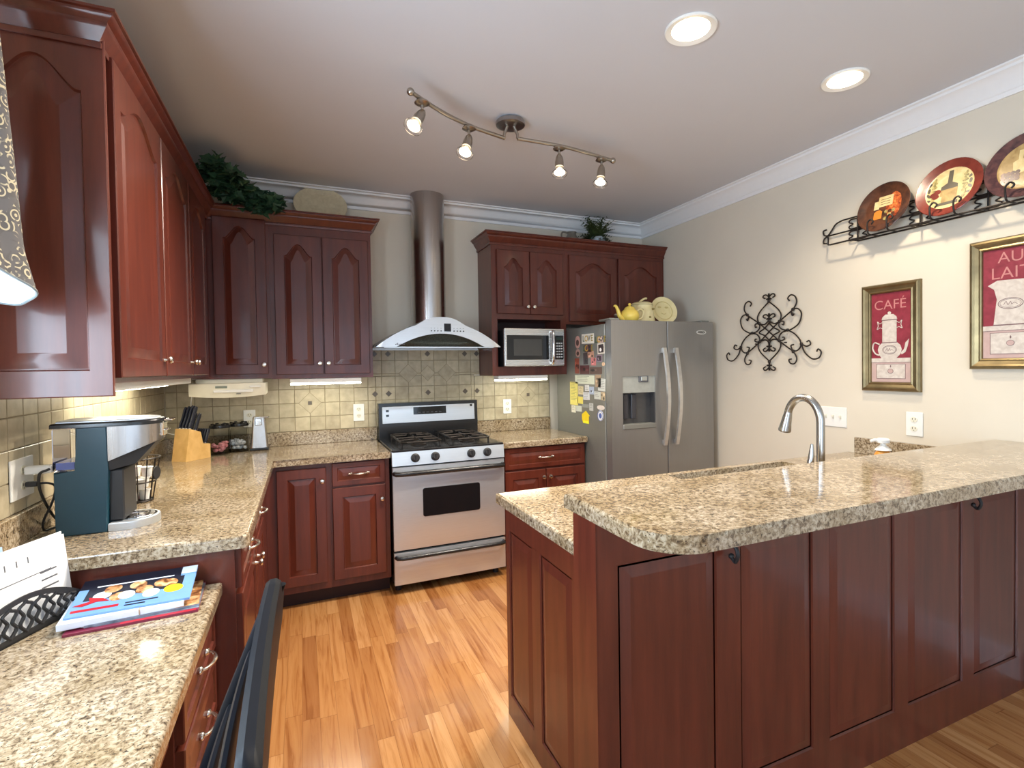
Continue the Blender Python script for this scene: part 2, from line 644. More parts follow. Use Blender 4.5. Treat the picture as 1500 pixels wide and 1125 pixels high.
wallbox('wall_rear', WALLP, [((-0.12, YR - 0.12, 0), (0.55, YR, HC)), ((3.25, YR - 0.12, 0), (XR + 0.12, YR, HC)), ((0.55, YR - 0.12, 2.42), (3.25, YR, HC)), ((0.55, YR - 0.12, 0), (3.25, YR, 0.25))])

def window(name, P, U, w, h, nx, ny):
    U = V(U)
    N = V((0, 0, 1)).cross(U)
    m = MB(FR(P, U, (0, 0, 1), U.cross(V((0, 0, 1)))))
    t = 0.05
    for a, b in (((0, 0), (w, t)), ((0, h - t), (w, h)), ((0, t), (t, h - t)), ((w - t, t), (w, h - t))):
        m.box((a[0], a[1], -0.03), (b[0], b[1], 0.02))
    for i in range(1, nx):
        x = w * i / nx
        m.box((x - 0.011, t, -0.012), (x + 0.011, h - t, 0.008))
    for j in range(1, ny):
        y = h * j / ny
        m.box((t, y - 0.011, -0.011), (w - t, y + 0.011, 0.009))
    return struct(m.build(name, TRIMW, smooth=0))
window('window_1', (-0.02, 0.5, 1.16), (0, 1, 0), 1.04, 1.04, 3, 2)
window('window_2', (-0.02, -3.1, 0.45), (0, 1, 0), 1.8, 1.95, 4, 3)
window('window_3', (0.55, YR + 0.0 - 0.04, 0.25), (1, 0, 0), 2.7, 2.17, 6, 3)

crown_prof = [(0, -0.118), (0.012, -0.118), (0.014, -0.098), (0.024, -0.092), (0.030, -0.072), (0.046, -0.046), (0.066, -0.030), (0.078, -0.024), (0.080, -0.012), (0.092, -0.008), (0.092, 0), (0, 0)]
m = MB()
m.sweep(crown_prof, [(0.0, YR), (0.0, YB), (XR, YB), (XR, YR), (0.001, YR)], HC)
struct(m.build('trim_1', TRIMW, smooth=50))
bb = [(0, 0), (0.016, 0), (0.016, 0.11), (0.008, 0.13), (0, 0.13)]
m = MB()
m.sweep(bb, [(XR, 1.15), (XR, YR)], 0.0)
struct(m.build('baseboard_right', TRIMW, smooth=0))
m = MB()
m.sweep(bb, [(0, YR), (0, -0.35)], 0.0)
struct(m.build('baseboard_left', TRIMW, smooth=0))

# ------------------------------------------------------------------ cabinets
def panel(mb, P, U, N, w, h, t=0.02, st=0.058, rt=None, rb=None, arch=0.0, bev=0.028, edge=0.003, groove=0.009, raise_=0.001, mi=0):
    P, U, N = V(P), V(U), V(N)
    rt = st if rt is None else rt
    rb = st if rb is None else rb
    K = 31
    fr = [1 - i / (K - 1) for i in range(K)]
    def top(s):
        x = abs(2 * s - 1)
        g = (0.5 + 0.5 * math.cos(PI * min(1.0, x / 0.9))) ** 0.72
        return h - rt - arch + arch * g
    op = [(st, rb), (w - st, rb)] + [(st + (w - 2 * st) * s, top(s)) for s in fr]
    out = [(0, 0), (w, 0)] + [(w * s, h) for s in fr]
    def inset(poly, d):
        a0, a1 = st + d, w - st - d
        return [(a0, rb + d), (a1, rb + d)] + [(a0 + (a1 - a0) * q, top(q) - d) for q in fr]
    def ring(poly, d):
        return mb.loop([P + U * a + V((0, 0, 1)) * b + N * d for a, b in poly])
    def oi(d):
        return [(min(max(a, d), w - d), min(max(b, d), h - d)) for a, b in out]
    L = [ring(out, 0), ring(out, t - edge), ring(oi(edge) if edge else out, t)] if edge else [ring(out, 0), ring(out, t)]
    L += [ring(op, t), ring(inset(op, 0.004), t - groove), ring(inset(op, 0.009), t - groove), ring(inset(op, 0.009 + bev), t - raise_), ring(inset(op, 0.012 + bev), t - raise_)]
    for a, b in zip(L, L[1:]):
        mb.bridge(a, b, mi)
    mb.f(L[0][::-1], mi)
    mb.f(L[-1], mi)
    return mb

def knob(P, N, parent):
    m = MB()
    m.lathe([(0, 0), (0.007, 0), (0.0065, 0.004), (0.0045, 0.008), (0.005, 0.014), (0.0135, 0.018), (0.0155, 0.023), (0.012, 0.029), (0, 0.032)], P, N, 18)
    return m.build('knob', NICK, parent)

def pull(C, U, N, parent, half=0.048):
    C, U, N = V(C), V(U), V(N)
    m = MB()
    pts = [C - U * half, C - U * half * 0.95 + N * 0.016, C - U * half * 0.5 + N * 0.029, C + N * 0.032, C + U * half * 0.5 + N * 0.029, C + U * half * 0.95 + N * 0.016, C + U * half]
    q = catmull(pts, 5)
    m.tube(q, [0.0042 + 0.0025 * math.exp(-((i - len(q) / 2) / 3.5) ** 2) for i in range(len(q))], 10)
    for e in (-1, 1):
        m.ball(C + U * half * e + N * 0.004, 0.0095, seg=12)
        m.ball(C + U * (half + 0.011) * e + N * 0.006, 0.006, seg=10)
    return m.build('pull_handle', NICK, parent)

XD, XU, ZU = V((1, 0, 0)), V((0, 1, 0)), V((0, 0, 1))
def door(parent, P, U, N, w, h, arch=0.0, name='door', kn=None, pl=False, **kw):
    m = MB()
    panel(m, P, U, N, w, h, arch=arch, **kw)
    d = m.build(name, CH, parent)
    P, U, N = V(P), V(U), V(N)
    if kn:
        knob(P + U * kn[0] + ZU * kn[1] + N * 0.019, N, d)
    if pl:
        pull(P + U * w / 2 + ZU * h / 2 + N * 0.018, U, N, d)
    return d

def boxpart(name, parent, boxes, mat=None, bev=0.0, label=None):
    m = MB()
    for a, b in boxes:
        m.box(a, b, bev=bev)
    return m.build(name, mat or CH, parent, label=label)

BX, BY = (0, -1, 0), (1, 0, 0)
ARCH = 0.075
# upper run on the left wall
t = thing('wall_cabinet', 'cherry wall cabinet nearest the window, its arched end panel facing the viewer', 'cabinet', (0.16, 2.17, 1.37))
boxpart('cabinet_body', t, [((0.002, 1.885, 1.405), (0.305, 2.49, 2.40)), ((0.002, 1.875, 1.367), (0.305, 1.89, 2.40))])
m = MB()
panel(m, (0.002, 1.876, 1.367), (1, 0, 0), (0, -1, 0), 0.318, 1.03, t=0.012, st=0.055, rt=0.075, rb=0.075, arch=0.085, bev=0.04)
m.build('end_panel', CH, t)
door(t, (0.305, 1.925, 1.42), XU, XD, 0.555, 0.955, ARCH, kn=(0.525, 0.065), rt=0.055)
t = thing('wall_cabinet', 'cherry wall cabinet with two narrow arched doors on the left wall, nearest the corner', 'cabinet', (0.16, 2.9, 1.405))
boxpart('cabinet_body', t, [((0.002, 2.4905, 1.405), (0.305, 3.66, 2.40))])
door(t, (0.305, 2.50, 1.42), XU, XD, 0.525, 0.955, ARCH, kn=(0.495, 0.065), rt=0.055)
door(t, (0.305, 3.04, 1.42), XU, XD, 0.46, 0.955, ARCH, kn=(0.03, 0.065), rt=0.055)
# upper run on the back wall, left of the hood
t = thing('wall_cabinet', 'cherry corner wall cabinet with one tall arched door under the ivy', 'cabinet', (0.48, 3.84, 1.39))
boxpart('cabinet_body', t, [((0.002, 3.682, 1.39), (0.645, 3.995, 2.40))])
door(t, (0.337, 3.682, 1.418), XD, BX, 0.29, 0.968, ARCH, kn=(0.268, 0.06), rt=0.05)
t = thing('wall_cabinet', 'cherry wall cabinet with two arched doors directly left of the range hood', 'cabinet', (0.96, 3.84, 1.385))
boxpart('cabinet_body', t, [((0.6455, 3.682, 1.385), (1.267, 3.995, 2.40))])
door(t, (0.672, 3.682, 1.412), XD, BX, 0.281, 0.895, ARCH, kn=(0.258, 0.07))
door(t, (0.958, 3.682, 1.412), XD, BX, 0.288, 0.895, ARCH, kn=(0.025, 0.07))
cc = [(0, -0.092), (0.007, -0.092), (0.009, -0.088), (0.009, -0.077), (0.005, -0.074), (0.012, -0.064), (0.026, -0.042), (0.031, -0.036), (0.031, -0.029), (0.040, -0.022), (0.047, -0.016), (0.048, -0.010), (0.056, -0.008), (0.056, 0), (-0.03, 0), (-0.03, -0.02), (0, -0.02)]
m = MB()
m.sweep(cc, [(0.002, 1.863), (0.307, 1.863), (0.307, 3.681), (1.268, 3.681), (1.268, 3.995)], 2.455)
tag(m.build('cabinet_crown', CH, smooth=45), 'cherry crown moulding along the left and corner wall cabinets', 'moulding')
# right group: microwave column and cabinet over the fridge
t = thing('microwave_cabinet', 'tall cherry wall cabinet holding the microwave in its open niche', 'cabinet', (2.45, 3.84, 1.375))
X0, X1, XF = 2.135, 2.765, 3.732
boxpart('cabinet_body', t, [((X0, 3.682, 1.375), (X0 + 0.045, 3.995, 2.40)), ((X1 - 0.05, 3.682, 1.375), (X1, 3.995, 2.40)), ((X0 + 0.045, 3.682, 1.805), (X1 - 0.05, 3.995, 2.40)), ((X0 + 0.045, 3.682, 1.375), (X1 - 0.05, 3.995, 1.442))])
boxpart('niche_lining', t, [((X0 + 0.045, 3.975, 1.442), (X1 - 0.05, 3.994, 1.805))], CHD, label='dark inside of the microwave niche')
door(t, (2.176, 3.682, 1.845), XD, BX, 0.268, 0.482, 0.07, kn=(0.244, 0.055))
door(t, (2.449, 3.682, 1.845), XD, BX, 0.285, 0.482, 0.07, kn=(0.024, 0.055))
t = thing('fridge_cabinet', 'cherry wall cabinet with two wide arched doors above the refrigerator', 'cabinet', (3.25, 3.84, 1.785))
boxpart('cabinet_body', t, [((X1 + 0.0005, 3.682, 1.775), (XF, 3.995, 2.40))])
door(t, (2.792, 3.682, 1.80), XD, BX, 0.445, 0.53, 0.075, kn=(0.415, 0.055))
door(t, (3.257, 3.682, 1.80), XD, BX, 0.445, 0.53, 0.075, kn=(0.03, 0.055))
m = MB()
m.sweep(cc, [(2.134, 3.995), (2.134, 3.681), (XF + 0.003, 3.681)], 2.455)
tag(m.build('cabinet_crown', CH, smooth=45), 'cherry crown moulding above the microwave and refrigerator cabinets', 'moulding')

# base cabinets, left wall
def base_unit(name, label, loc, body, kick):
    t = thing(name, label, 'cabinet', loc)
    boxpart('cabinet_body', t, [body])
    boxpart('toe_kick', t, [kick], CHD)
    return t
t = base_unit('base_cabinet', 'cherry base cabinet with drawer and door whose side rises above the desk', (0.3, 2.15, 0), ((0.002, 1.89, 0.10), (0.61, 2.42, 0.873)), ((0.002, 1.90, 0.0), (0.54, 2.42, 0.10)))
door(t, (0.61, 1.905, 0.735), XU, XD, 0.49, 0.128, name='drawer', pl=True, st=0.03, bev=0.018, groove=0.006)
door(t, (0.61, 1.905, 0.125), XU, XD, 0.49, 0.59, kn=(0.465, 0.53))
t = base_unit('base_cabinet', 'cherry base cabinet under the left counter running into the corner', (0.3, 2.9, 0), ((0.002, 2.4205, 0.10), (0.61, 3.995, 0.873)), ((0.002, 2.4205, 0.0), (0.54, 3.995, 0.10)))
door(t, (0.61, 2.435, 0.735), XU, XD, 0.43, 0.128, name='drawer', pl=True, st=0.03, bev=0.018, groove=0.006)
door(t, (0.61, 2.435, 0.125), XU, XD, 0.43, 0.59, kn=(0.025, 0.53))
# base cabinets, back wall
t = base_unit('base_cabinet', 'cherry corner base cabinet with one narrow tall door', (0.66, 3.7, 0), ((0.6105, 3.39, 0.10), (0.962, 3.995, 0.873)), ((0.6105, 3.465, 0.0), (0.962, 3.995, 0.10)))
door(t, (0.668, 3.39, 0.145), XD, BX, 0.272, 0.70, kn=(0.25, 0.62))
t = base_unit('base_cabinet', 'cherry base cabinet with a drawer over a door, left of the range', (1.14, 3.7, 0), ((0.9625, 3.39, 0.10), (1.318, 3.995, 0.873)), ((0.9625, 3.465, 0.0), (1.318, 3.995, 0.10)))
door(t, (0.975, 3.39, 0.722), XD, BX, 0.315, 0.142, name='drawer', pl=True, st=0.03, bev=0.02, groove=0.006)
door(t, (0.975, 3.39, 0.145), XD, BX, 0.315, 0.565, kn=(0.292, 0.475))
t = base_unit('base_cabinet', 'cherry base cabinet with wide drawer and two doors, between range and refrigerator', (2.42, 3.7, 0), ((2.088, 3.39, 0.10), (2.755, 3.995, 0.873)), ((2.088, 3.465, 0.0), (2.755, 3.995, 0.10)))
door(t, (2.105, 3.39, 0.715), XD, BX, 0.635, 0.148, name='drawer', pl=True, st=0.03, bev=0.02, groove=0.006)
door(t, (2.105, 3.39, 0.145), XD, BX, 0.315, 0.555, kn=(0.292, 0.50))
door(t, (2.425, 3.39, 0.145), XD, BX, 0.315, 0.555, kn=(0.025, 0.50))

# ------------------------------------------------------------------ counters
CT = 0.914
def slab(name, poly, z0, z1, label, bev=0.010, extra=None, cat='countertop'):
    m = MB()
    m.prism(poly, z0, z1, bev=bev, seg=3)
    if extra:
        extra(m)
    return tag(m.build(name, GR), label, cat)
def arc(cx, cy, r, a0, a1, n=8):
    return [(cx + r * math.cos(math.radians(a0 + (a1 - a0) * i / (n - 1))), cy + r * math.sin(math.radians(a0 + (a1 - a0) * i / (n - 1)))) for i in range(n)]
poly = [(0.001, 1.862)] + arc(0.625, 1.892, 0.03, -90, 0, 5) + [(0.655, 3.33)] + arc(0.675, 3.33, 0.02, 180, 90, 4) + [(1.323, 3.35), (1.323, 3.996), (0.001, 3.996)]
slab('countertop', poly, 0.8735, CT, 'L-shaped speckled granite counter running from the desk round the corner to the range')
slab('countertop', [(2.083, 3.35), (2.757, 3.35), (2.757, 3.996), (2.083, 3.996)], 0.8735, CT, 'short granite counter between the range and the refrigerator')
m = MB()
m.box((0.001, 1.87, CT + 0.0005), (0.022, 3.974, 1.008), bev=0.002)
tag(m.build('splash_strip', GR), 'granite upstand along the left wall under the tiles', 'upstand')
m = MB()
m.box((0.001, 3.975, CT + 0.0005), (1.323, 3.996, 1.008), bev=0.002)
tag(m.build('splash_strip', GR), 'granite upstand along the back wall left of the range', 'upstand')
m = MB()
m.box((2.083, 3.975, CT + 0.0005), (2.757, 3.996, 1.008), bev=0.002)
tag(m.build('splash_strip', GR), 'granite upstand behind the short counter right of the range', 'upstand')

# desk
slab('countertop', [(0.001, -0.45), (0.575, -0.45), (0.575, 1.885), (0.001, 1.885)], 0.735, 0.77, 'lower granite desk counter in the left foreground, carrying mail and magazines', cat='countertop')
t = thing('desk_cabinet', 'cherry drawer stack beneath the far end of the granite desk', 'cabinet', (0.27, 1.64, 0))
boxpart('cabinet_body', t, [((0.002, 1.39, 0.08), (0.535, 1.885, 0.7345))])
boxpart('toe_kick', t, [((0.002, 1.40, 0.0), (0.47, 1.885, 0.08))], CHD)
door(t, (0.535, 1.405, 0.575), XU, XD, 0.465, 0.145, name='drawer', pl=True, st=0.03, bev=0.02, groove=0.006)
door(t, (0.535, 1.405, 0.385), XU, XD, 0.465, 0.175, name='drawer', pl=True, st=0.03, bev=0.02, groove=0.006)
door(t, (0.535, 1.405, 0.11), XU, XD, 0.465, 0.26, name='drawer', pl=True, st=0.03, bev=0.02, groove=0.006)
t = thing('desk_apron', 'cherry apron with a shallow drawer over the desk knee space', 'apron', (0.27, 0.8, 0.6))
boxpart('apron_board', t, [((0.002, -0.40, 0.60), (0.515, 1.389, 0.7345))])
door(t, (0.515, 0.55, 0.612), XU, XD, 0.80, 0.112, name='drawer', pl=True, st=0.028, bev=0.016, groove=0.006)
boxpart('desk_leg_panel', t, [((0.002, -0.44, 0.0), (0.515, -0.40, 0.7345))])

# ------------------------------------------------------------------ tile backsplash
PT, Z0T = 0.0993, 1.009
def tiles(name, label, plane, spans, big, small, cut):
    # plane: function (u, z, d) -> world; spans: (u0, u1, z0, z1); tiles stay one mesh
    m = MB()
    for (u0, u1, z0, z1) in spans:
        A = [plane(u0, z0, 0.0005), plane(u1, z0, 0.0005), plane(u1, z1, 0.0005), plane(u0, z1, 0.0005)]
        n = V(plane(0, 0, 1)) - V(plane(0, 0, 0))
        m.ext(A, n * 0.005, 1)
        k0, k1 = math.floor((u0 - cut) / PT) - 1, math.ceil((u1 - cut) / PT) + 1
        for k in range(k0, k1):
            for j in range(0, 8):
                a, b = max(u0, cut + k * PT), min(u1, cut + (k + 1) * PT)
                c, d = max(z0, Z0T + j * 0.0985), min(z1, Z0T + (j + 1) * 0.0985)
                if b - a < 0.012 or d - c < 0.012:
                    continue
                g = 0.0019
                a, b, c, d = a + g, b - g, c + g, d - g
                e = 0.0015
                L0 = m.loop([plane(a, c, 0.005), plane(b, c, 0.005), plane(b, d, 0.005), plane(a, d, 0.005)])
                L1 = m.loop([plane(a, c, 0.0078), plane(b, c, 0.0078), plane(b, d, 0.0078), plane(a, d, 0.0078)])
                L2 = m.loop([plane(a + e, c + e, 0.009), plane(b - e, c + e, 0.009), plane(b - e, d - e, 0.009), plane(a + e, d - e, 0.009)])
                m.bridge(L0, L1)
                m.bridge(L1, L2)
                m.f(L2)
    def rhomb(u, z, r, d0, d1, mi):
        A = m.loop([plane(u - r, z, d0), plane(u, z - r, d0), plane(u + r, z, d0), plane(u, z + r, d0)])
        B = m.loop([plane(u - r, z, d1), plane(u, z - r, d1), plane(u + r, z, d1), plane(u, z + r, d1)])
        m.bridge(A, B, mi)
        m.f(B, mi)
    for (u, z, r, dot) in big:
        rhomb(u, z, r + 0.005, 0.006, 0.0093, 1)
        rhomb(u, z, r, 0.006, 0.0115, 0)
        if dot:
            q = 0.013
            A = m.loop([plane(u - q, z - q, 0.010), plane(u + q, z - q, 0.010), plane(u + q, z + q, 0.010), plane(u - q, z + q, 0.010)])
            B = m.loop([plane(u - q, z - q, 0.0125), plane(u + q, z - q, 0.0125), plane(u + q, z + q, 0.0125), plane(u - q, z + q, 0.0125)])
            m.bridge(A, B, 2)
            m.f(B, 2)
    for (u, z) in small:
        rhomb(u, z, 0.024, 0.006, 0.0096, 1)
        rhomb(u, z, 0.021, 0.006, 0.0108, 2)
    return tag(m.build(name, [TILE, GROUT, INSET], smooth=0), label, 'tiles')
bp = lambda u, z, d: V((u, YB - d, z))
lp = lambda u, z, d: V((d, u, z))
u0 = 1.364
sm = [(u0 + (k + 0.5) * PT, z) for z in (1.253, 1.552) for k in (-1, 0, 3, 6, 7)]
sm = [(u, z) for u, z in sm]
tiles('tile_backsplash', 'beige square tile backsplash with dark diamond insets on the back wall around the range', bp,
      [(0.011, 1.3195, Z0T, 1.384), (1.3205, 2.0855, 0.86, 1.384), (2.0865, 2.759, Z0T, 1.374), (1.269, 2.133, 1.385, 1.62)],
      [(u0 - 5 * PT, 1.206, 0.072, True), (u0 + 12 * PT, 1.206, 0.068, True), (u0 + 2 * PT, 1.403, 0.068, False), (u0 + 5 * PT, 1.403, 0.068, False), (u0 + 3.5 * PT, 1.403, 0.056, False)], sm, u0)
tiles('tile_backsplash', 'beige square tile backsplash along the left wall behind the coffee maker', lp,
      [(1.89, 3.9865, Z0T, 1.40)], [], [], 1.95)

# ------------------------------------------------------------------ island with raised bar
t = thing('kitchen_island', 'cherry peninsula base with raised panels, in the right foreground', 'island', (2.6, 1.53, 0))
boxpart('island_body', t, [((1.581, 1.305, 0.0), (2.36, 1.985, 0.873)), ((3.17, 1.305, 0.0), (3.736, 1.985, 0.873)), ((2.36, 1.305, 0.105), (3.17, 1.47, 0.873)), ((2.36, 1.9745, 0.105), (3.17, 1.985, 0.873)), ((1.53, 1.188, 0.0), (3.736, 1.305, 1.028))])
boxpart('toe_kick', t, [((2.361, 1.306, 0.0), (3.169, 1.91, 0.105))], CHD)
fx = [1.525, 1.986, 2.393, 2.82, 3.25, 3.736]
op = [(1.592, 1.94), (2.034, 2.353), (2.432, 2.781), (2.859, 3.211), (3.290, 3.620)]
for i in range(5):
    a, b = fx[i], fx[i + 1]
    m = MB()
    w = b - a
    # each panel keeps its own stile widths: shift the opening by building with the mean stile, then trimming
    sl, sr = op[i][0] - a, b - op[i][1]
    st = (sl + sr) / 2
    panel(m, (a, 1.188, 0.0), XD, BX, w, 1.026, t=0.006, st=st, rt=0.135, rb=0.15, bev=0.030, edge=0, groove=0.006, raise_=0.0)
    dx = sl - st
    for v in m.bm.verts:
        if a + 0.01 < v.co.x < b - 0.01 and 0.01 < v.co.z < 1.016:
            v.co.x += dx
    m.build('front_panel', CH, t)
for (ya, yb, oa, ob) in ((1.985, 1.69, 1.952, 1.726), (1.69, 1.305, 1.655, 1.415)):
    m = MB()
    w = ya - yb
    sl, sr = ya - oa, ob - yb
    st = (sl + sr) / 2
    panel(m, (1.581, ya, 0.0), (0, -1, 0), (-1, 0, 0), w, 0.873, t=0.006, st=st, rt=0.100, rb=0.092, bev=0.030, edge=0, groove=0.006, raise_=0.0)
    for v in m.bm.verts:
        if yb + 0.01 < v.co.y < ya - 0.01 and 0.01 < v.co.z < 0.863:
            v.co.y -= sl - st
    m.build('end_panel', CH, t)
boxpart('corner_post', t, [((1.524, 1.182, 0.0), (1.53, 1.305, 1.028))])

def islab(m):
    pass
m = MB()
ox0, oy0, ox1, oy1 = 1.545, 1.3065, 3.737, 2.016
hx0, hy0, hx1, hy1 = 2.392, 1.50, 3.14, 1.966
for zz0, zz1 in ((0.8735, CT),):
    O0 = m.loop([(ox0, oy0, zz0), (ox1, oy0, zz0), (ox1, oy1, zz0), (ox0, oy1, zz0)])
    O1 = m.loop([(ox0, oy0, zz1), (ox1, oy0, zz1), (ox1, oy1, zz1), (ox0, oy1, zz1)])
    H0 = m.loop([(hx0, hy0, zz0), (hx1, hy0, zz0), (hx1, hy1, zz0), (hx0, hy1, zz0)])
    H1 = m.loop([(hx0, hy0, zz1), (hx1, hy0, zz1), (hx1, hy1, zz1), (hx0, hy1, zz1)])
    m.bridge(O0, O1)
    m.bridge(H1, H0)
    m.bridge(O1, H1)
    m.bridge(H0, O0)
    es = [e for e in m.bm.edges if all(v in O1 for v in e.verts) and not all(abs(v.co.y - oy0) < 1e-5 for v in e.verts)]
    bmesh.ops.bevel(m.bm, geom=es, offset=0.009, segments=3, affect='EDGES', profile=0.5)
tag(m.build('countertop', GR), 'lower granite counter of the peninsula with the sink cut-out', 'countertop')
poly = [(3.737, 0.858), (3.737, 1.322), (1.503, 1.322)] + arc(1.497 + 0.115, 0.858 + 0.115, 0.115, 180, 270, 12)
m = MB()
m.prism(poly, 1.0285, 1.069, bev=0.012, seg=4)
tag(m.build('bar_top', GR), 'raised granite bar top with a rounded corner in the right foreground', 'bar top')
m = MB()
m.box((3.717, 1.32, CT + 0.0005), (3.737, 1.968, 1.004), bev=0.002)
tag(m.build('splash_strip', GR), 'short granite upstand on the right wall behind the soap pump', 'upstand')
m = MB()
m.box((1.547, 1.3065, CT + 0.0005), (3.716, 1.319, 1.028), bev=0.001)
tag(m.build('splash_strip', GR), 'granite strip facing the step between lower counter and raised bar', 'upstand')
# sink bowl
m = MB()
def bowl(x0, y0, x1, y1, z):
    return m.loop([(x0, y0, z), (x1, y0, z), (x1, y1, z), (x0, y1, z)])
L = [bowl(hx0 - 0.02, hy0 - 0.02, hx1 + 0.02, hy1 + 0.007, 0.872), bowl(hx0 + 0.002, hy0 + 0.002, hx1 - 0.002, hy1 - 0.002, 0.872), bowl(hx0 + 0.01, hy0 + 0.01, hx1 - 0.01, hy1 - 0.01, 0.72), bowl(hx0 + 0.03, hy0 + 0.03, hx1 - 0.03, hy1 - 0.03, 0.70)]
for a, b in zip(L, L[1:]):
    m.bridge(a, b)
m.f(L[-1])
m.cyl((2.72, 1.71, 0.7005), (2.72, 1.71, 0.704), 0.045)
tag(m.build('sink', STEEL, recalc=False), 'stainless steel undermount sink in the lower peninsula counter', 'sink')
# purse hooks
m = MB()
m.cyl((1.977, 1.1815, 0.905), (1.977, 1.176, 0.905), 0.014)
m.tube(catmull([(1.977, 1.176, 0.905), (1.977, 1.15, 0.90), (1.977, 1.135, 0.875), (1.977, 1.145, 0.85), (1.977, 1.16, 0.86)], 5), 0.006)
m.ball((1.977, 1.16, 0.862), 0.009)
m.tube(catmull([(1.977, 1.176, 0.91), (1.977, 1.15, 0.92), (1.977, 1.14, 0.93)], 5), 0.005)
hk = tag(m.build('purse_hook', BLKM), 'black hook under the bar between its first and second panels', 'hook', 'hooks under the bar')
hk2 = copy_thing(hk, hk.location + V((1.263, 0, 0.0)), 'black hook under the bar between its fourth and fifth panels')
# ------------------------------------------------------------------ range
t = thing('gas_range', 'stainless steel gas range with black handles, between the base cabinets', 'stove', (1.70, 3.64, 0))
rx0, rx1 = 1.327, 2.079
boxpart('range_body', t, [((rx0, 3.345, 0.06), (rx1, 3.965, 0.905))], BLK, 0.003)
for x in (rx0 + 0.04, rx1 - 0.04):
    for y in (3.42, 3.92):
        m = MB()
        m.cyl((x, y, 0), (x, y, 0.06), 0.02)
        m.build('levelling_foot', BLKM, t)
def bowed(x0, x1, z0, z1, y, bow, th, nz=12):
    def fn(u, v):
        x = x0 + (x1 - x0) * u
        return (x, y - bow * (1 - (2 * u - 1) ** 4) * (0.25 + 0.75 * math.sin(PI * v)), z0 + (z1 - z0) * v)
    mm = MB()
    mm.surf(fn, 25, nz)
    A = [fn(i / 24, 0) for i in range(25)] + [fn(1, j / (nz - 1)) for j in range(1, nz)] + [fn(1 - i / 24, 1) for i in range(1, 25)] + [fn(0, 1 - j / (nz - 1)) for j in range(1, nz - 1)]
    B = [(p[0], y + th, p[2]) for p in A]
    mm.bridge(mm.loop(A), mm.loop(B))
    bmesh.ops.remove_doubles(mm.bm, verts=mm.bm.verts[:], dist=1e-5)
    return mm
d = bowed(rx0 + 0.002, rx1 - 0.002, 0.285, 0.812, 3.318, 0.014, 0.025).build('oven_door', STEEL, t)
m = MB(FR((1.705, 3.3055, 0.578), (1, 0, 0), (0, 0, 1), (0, -1, 0)))
w, h, r = 0.192, 0.092, 0.014
rr = arc(w - r, h - r, r, 0, 90, 4) + arc(-w + r, h - r, r, 90, 180, 4) + arc(-w + r, -h + r, r, 180, 270, 4) + arc(w - r, -h + r, r, 270, 360, 4)
m.prism(rr, -0.012, 0.003, bev=0.002)
m.build('oven_window', BLKG, d)
def bar_handle(z, y0, name, parent, r=0.013):
    mm = MB()
    pts = [(rx0 + 0.014, y0, z), (rx0 + 0.02, y0 - 0.03, z), (rx0 + 0.05, y0 - 0.042, z)] + [(rx0 + 0.05 + (rx1 - rx0 - 0.10) * k / 8, y0 - 0.044, z) for k in range(1, 8)] + [(rx1 - 0.05, y0 - 0.042, z), (rx1 - 0.02, y0 - 0.03, z), (rx1 - 0.014, y0, z)]
    mm.tube(pts, r, 12)
    return mm.build(name, BLK, parent)
bar_handle(0.775, 3.322, 'door_handle', d, 0.016)
d = bowed(rx0 + 0.002, rx1 - 0.002, 0.065, 0.268, 3.318, 0.012, 0.025, 8).build('storage_drawer', STEEL, t)
bar_handle(0.243, 3.322, 'drawer_handle', d, 0.013)
m = MB()
m.ext([(rx0, 3.315, 0.822), (rx0, 3.328, 0.912), (rx0, 3.40, 0.912), (rx0, 3.40, 0.822)], (rx1 - rx0, 0, 0))
cp = m.build('control_panel', STEEL, t)
nk = V((0, -0.99, 0.143)).normalized()
for x in (1.472, 1.602, 1.845, 1.958):
    c = V((x, 3.3215, 0.866))
    m = MB()
    m.lathe([(0.029, 0), (0.029, 0.006), (0.022, 0.009), (0.021, 0.026), (0.017, 0.030), (0, 0.030)], c - nk * 0.002, nk, 20)
    m.box(c + V((-0.004, -0.033, -0.019)), c + V((0.004, -0.012, 0.021)))
    m.build('knob', BLKM, cp)
m = MB()
m.box((rx0, 3.325, 0.9055), (rx1, 3.93, 0.922), bev=0.005)
m.box((rx0 + 0.03, 3.36, 0.9225), (rx1 - 0.03, 3.90, 0.9235))
ck = m.build('cooktop', BLK, t)
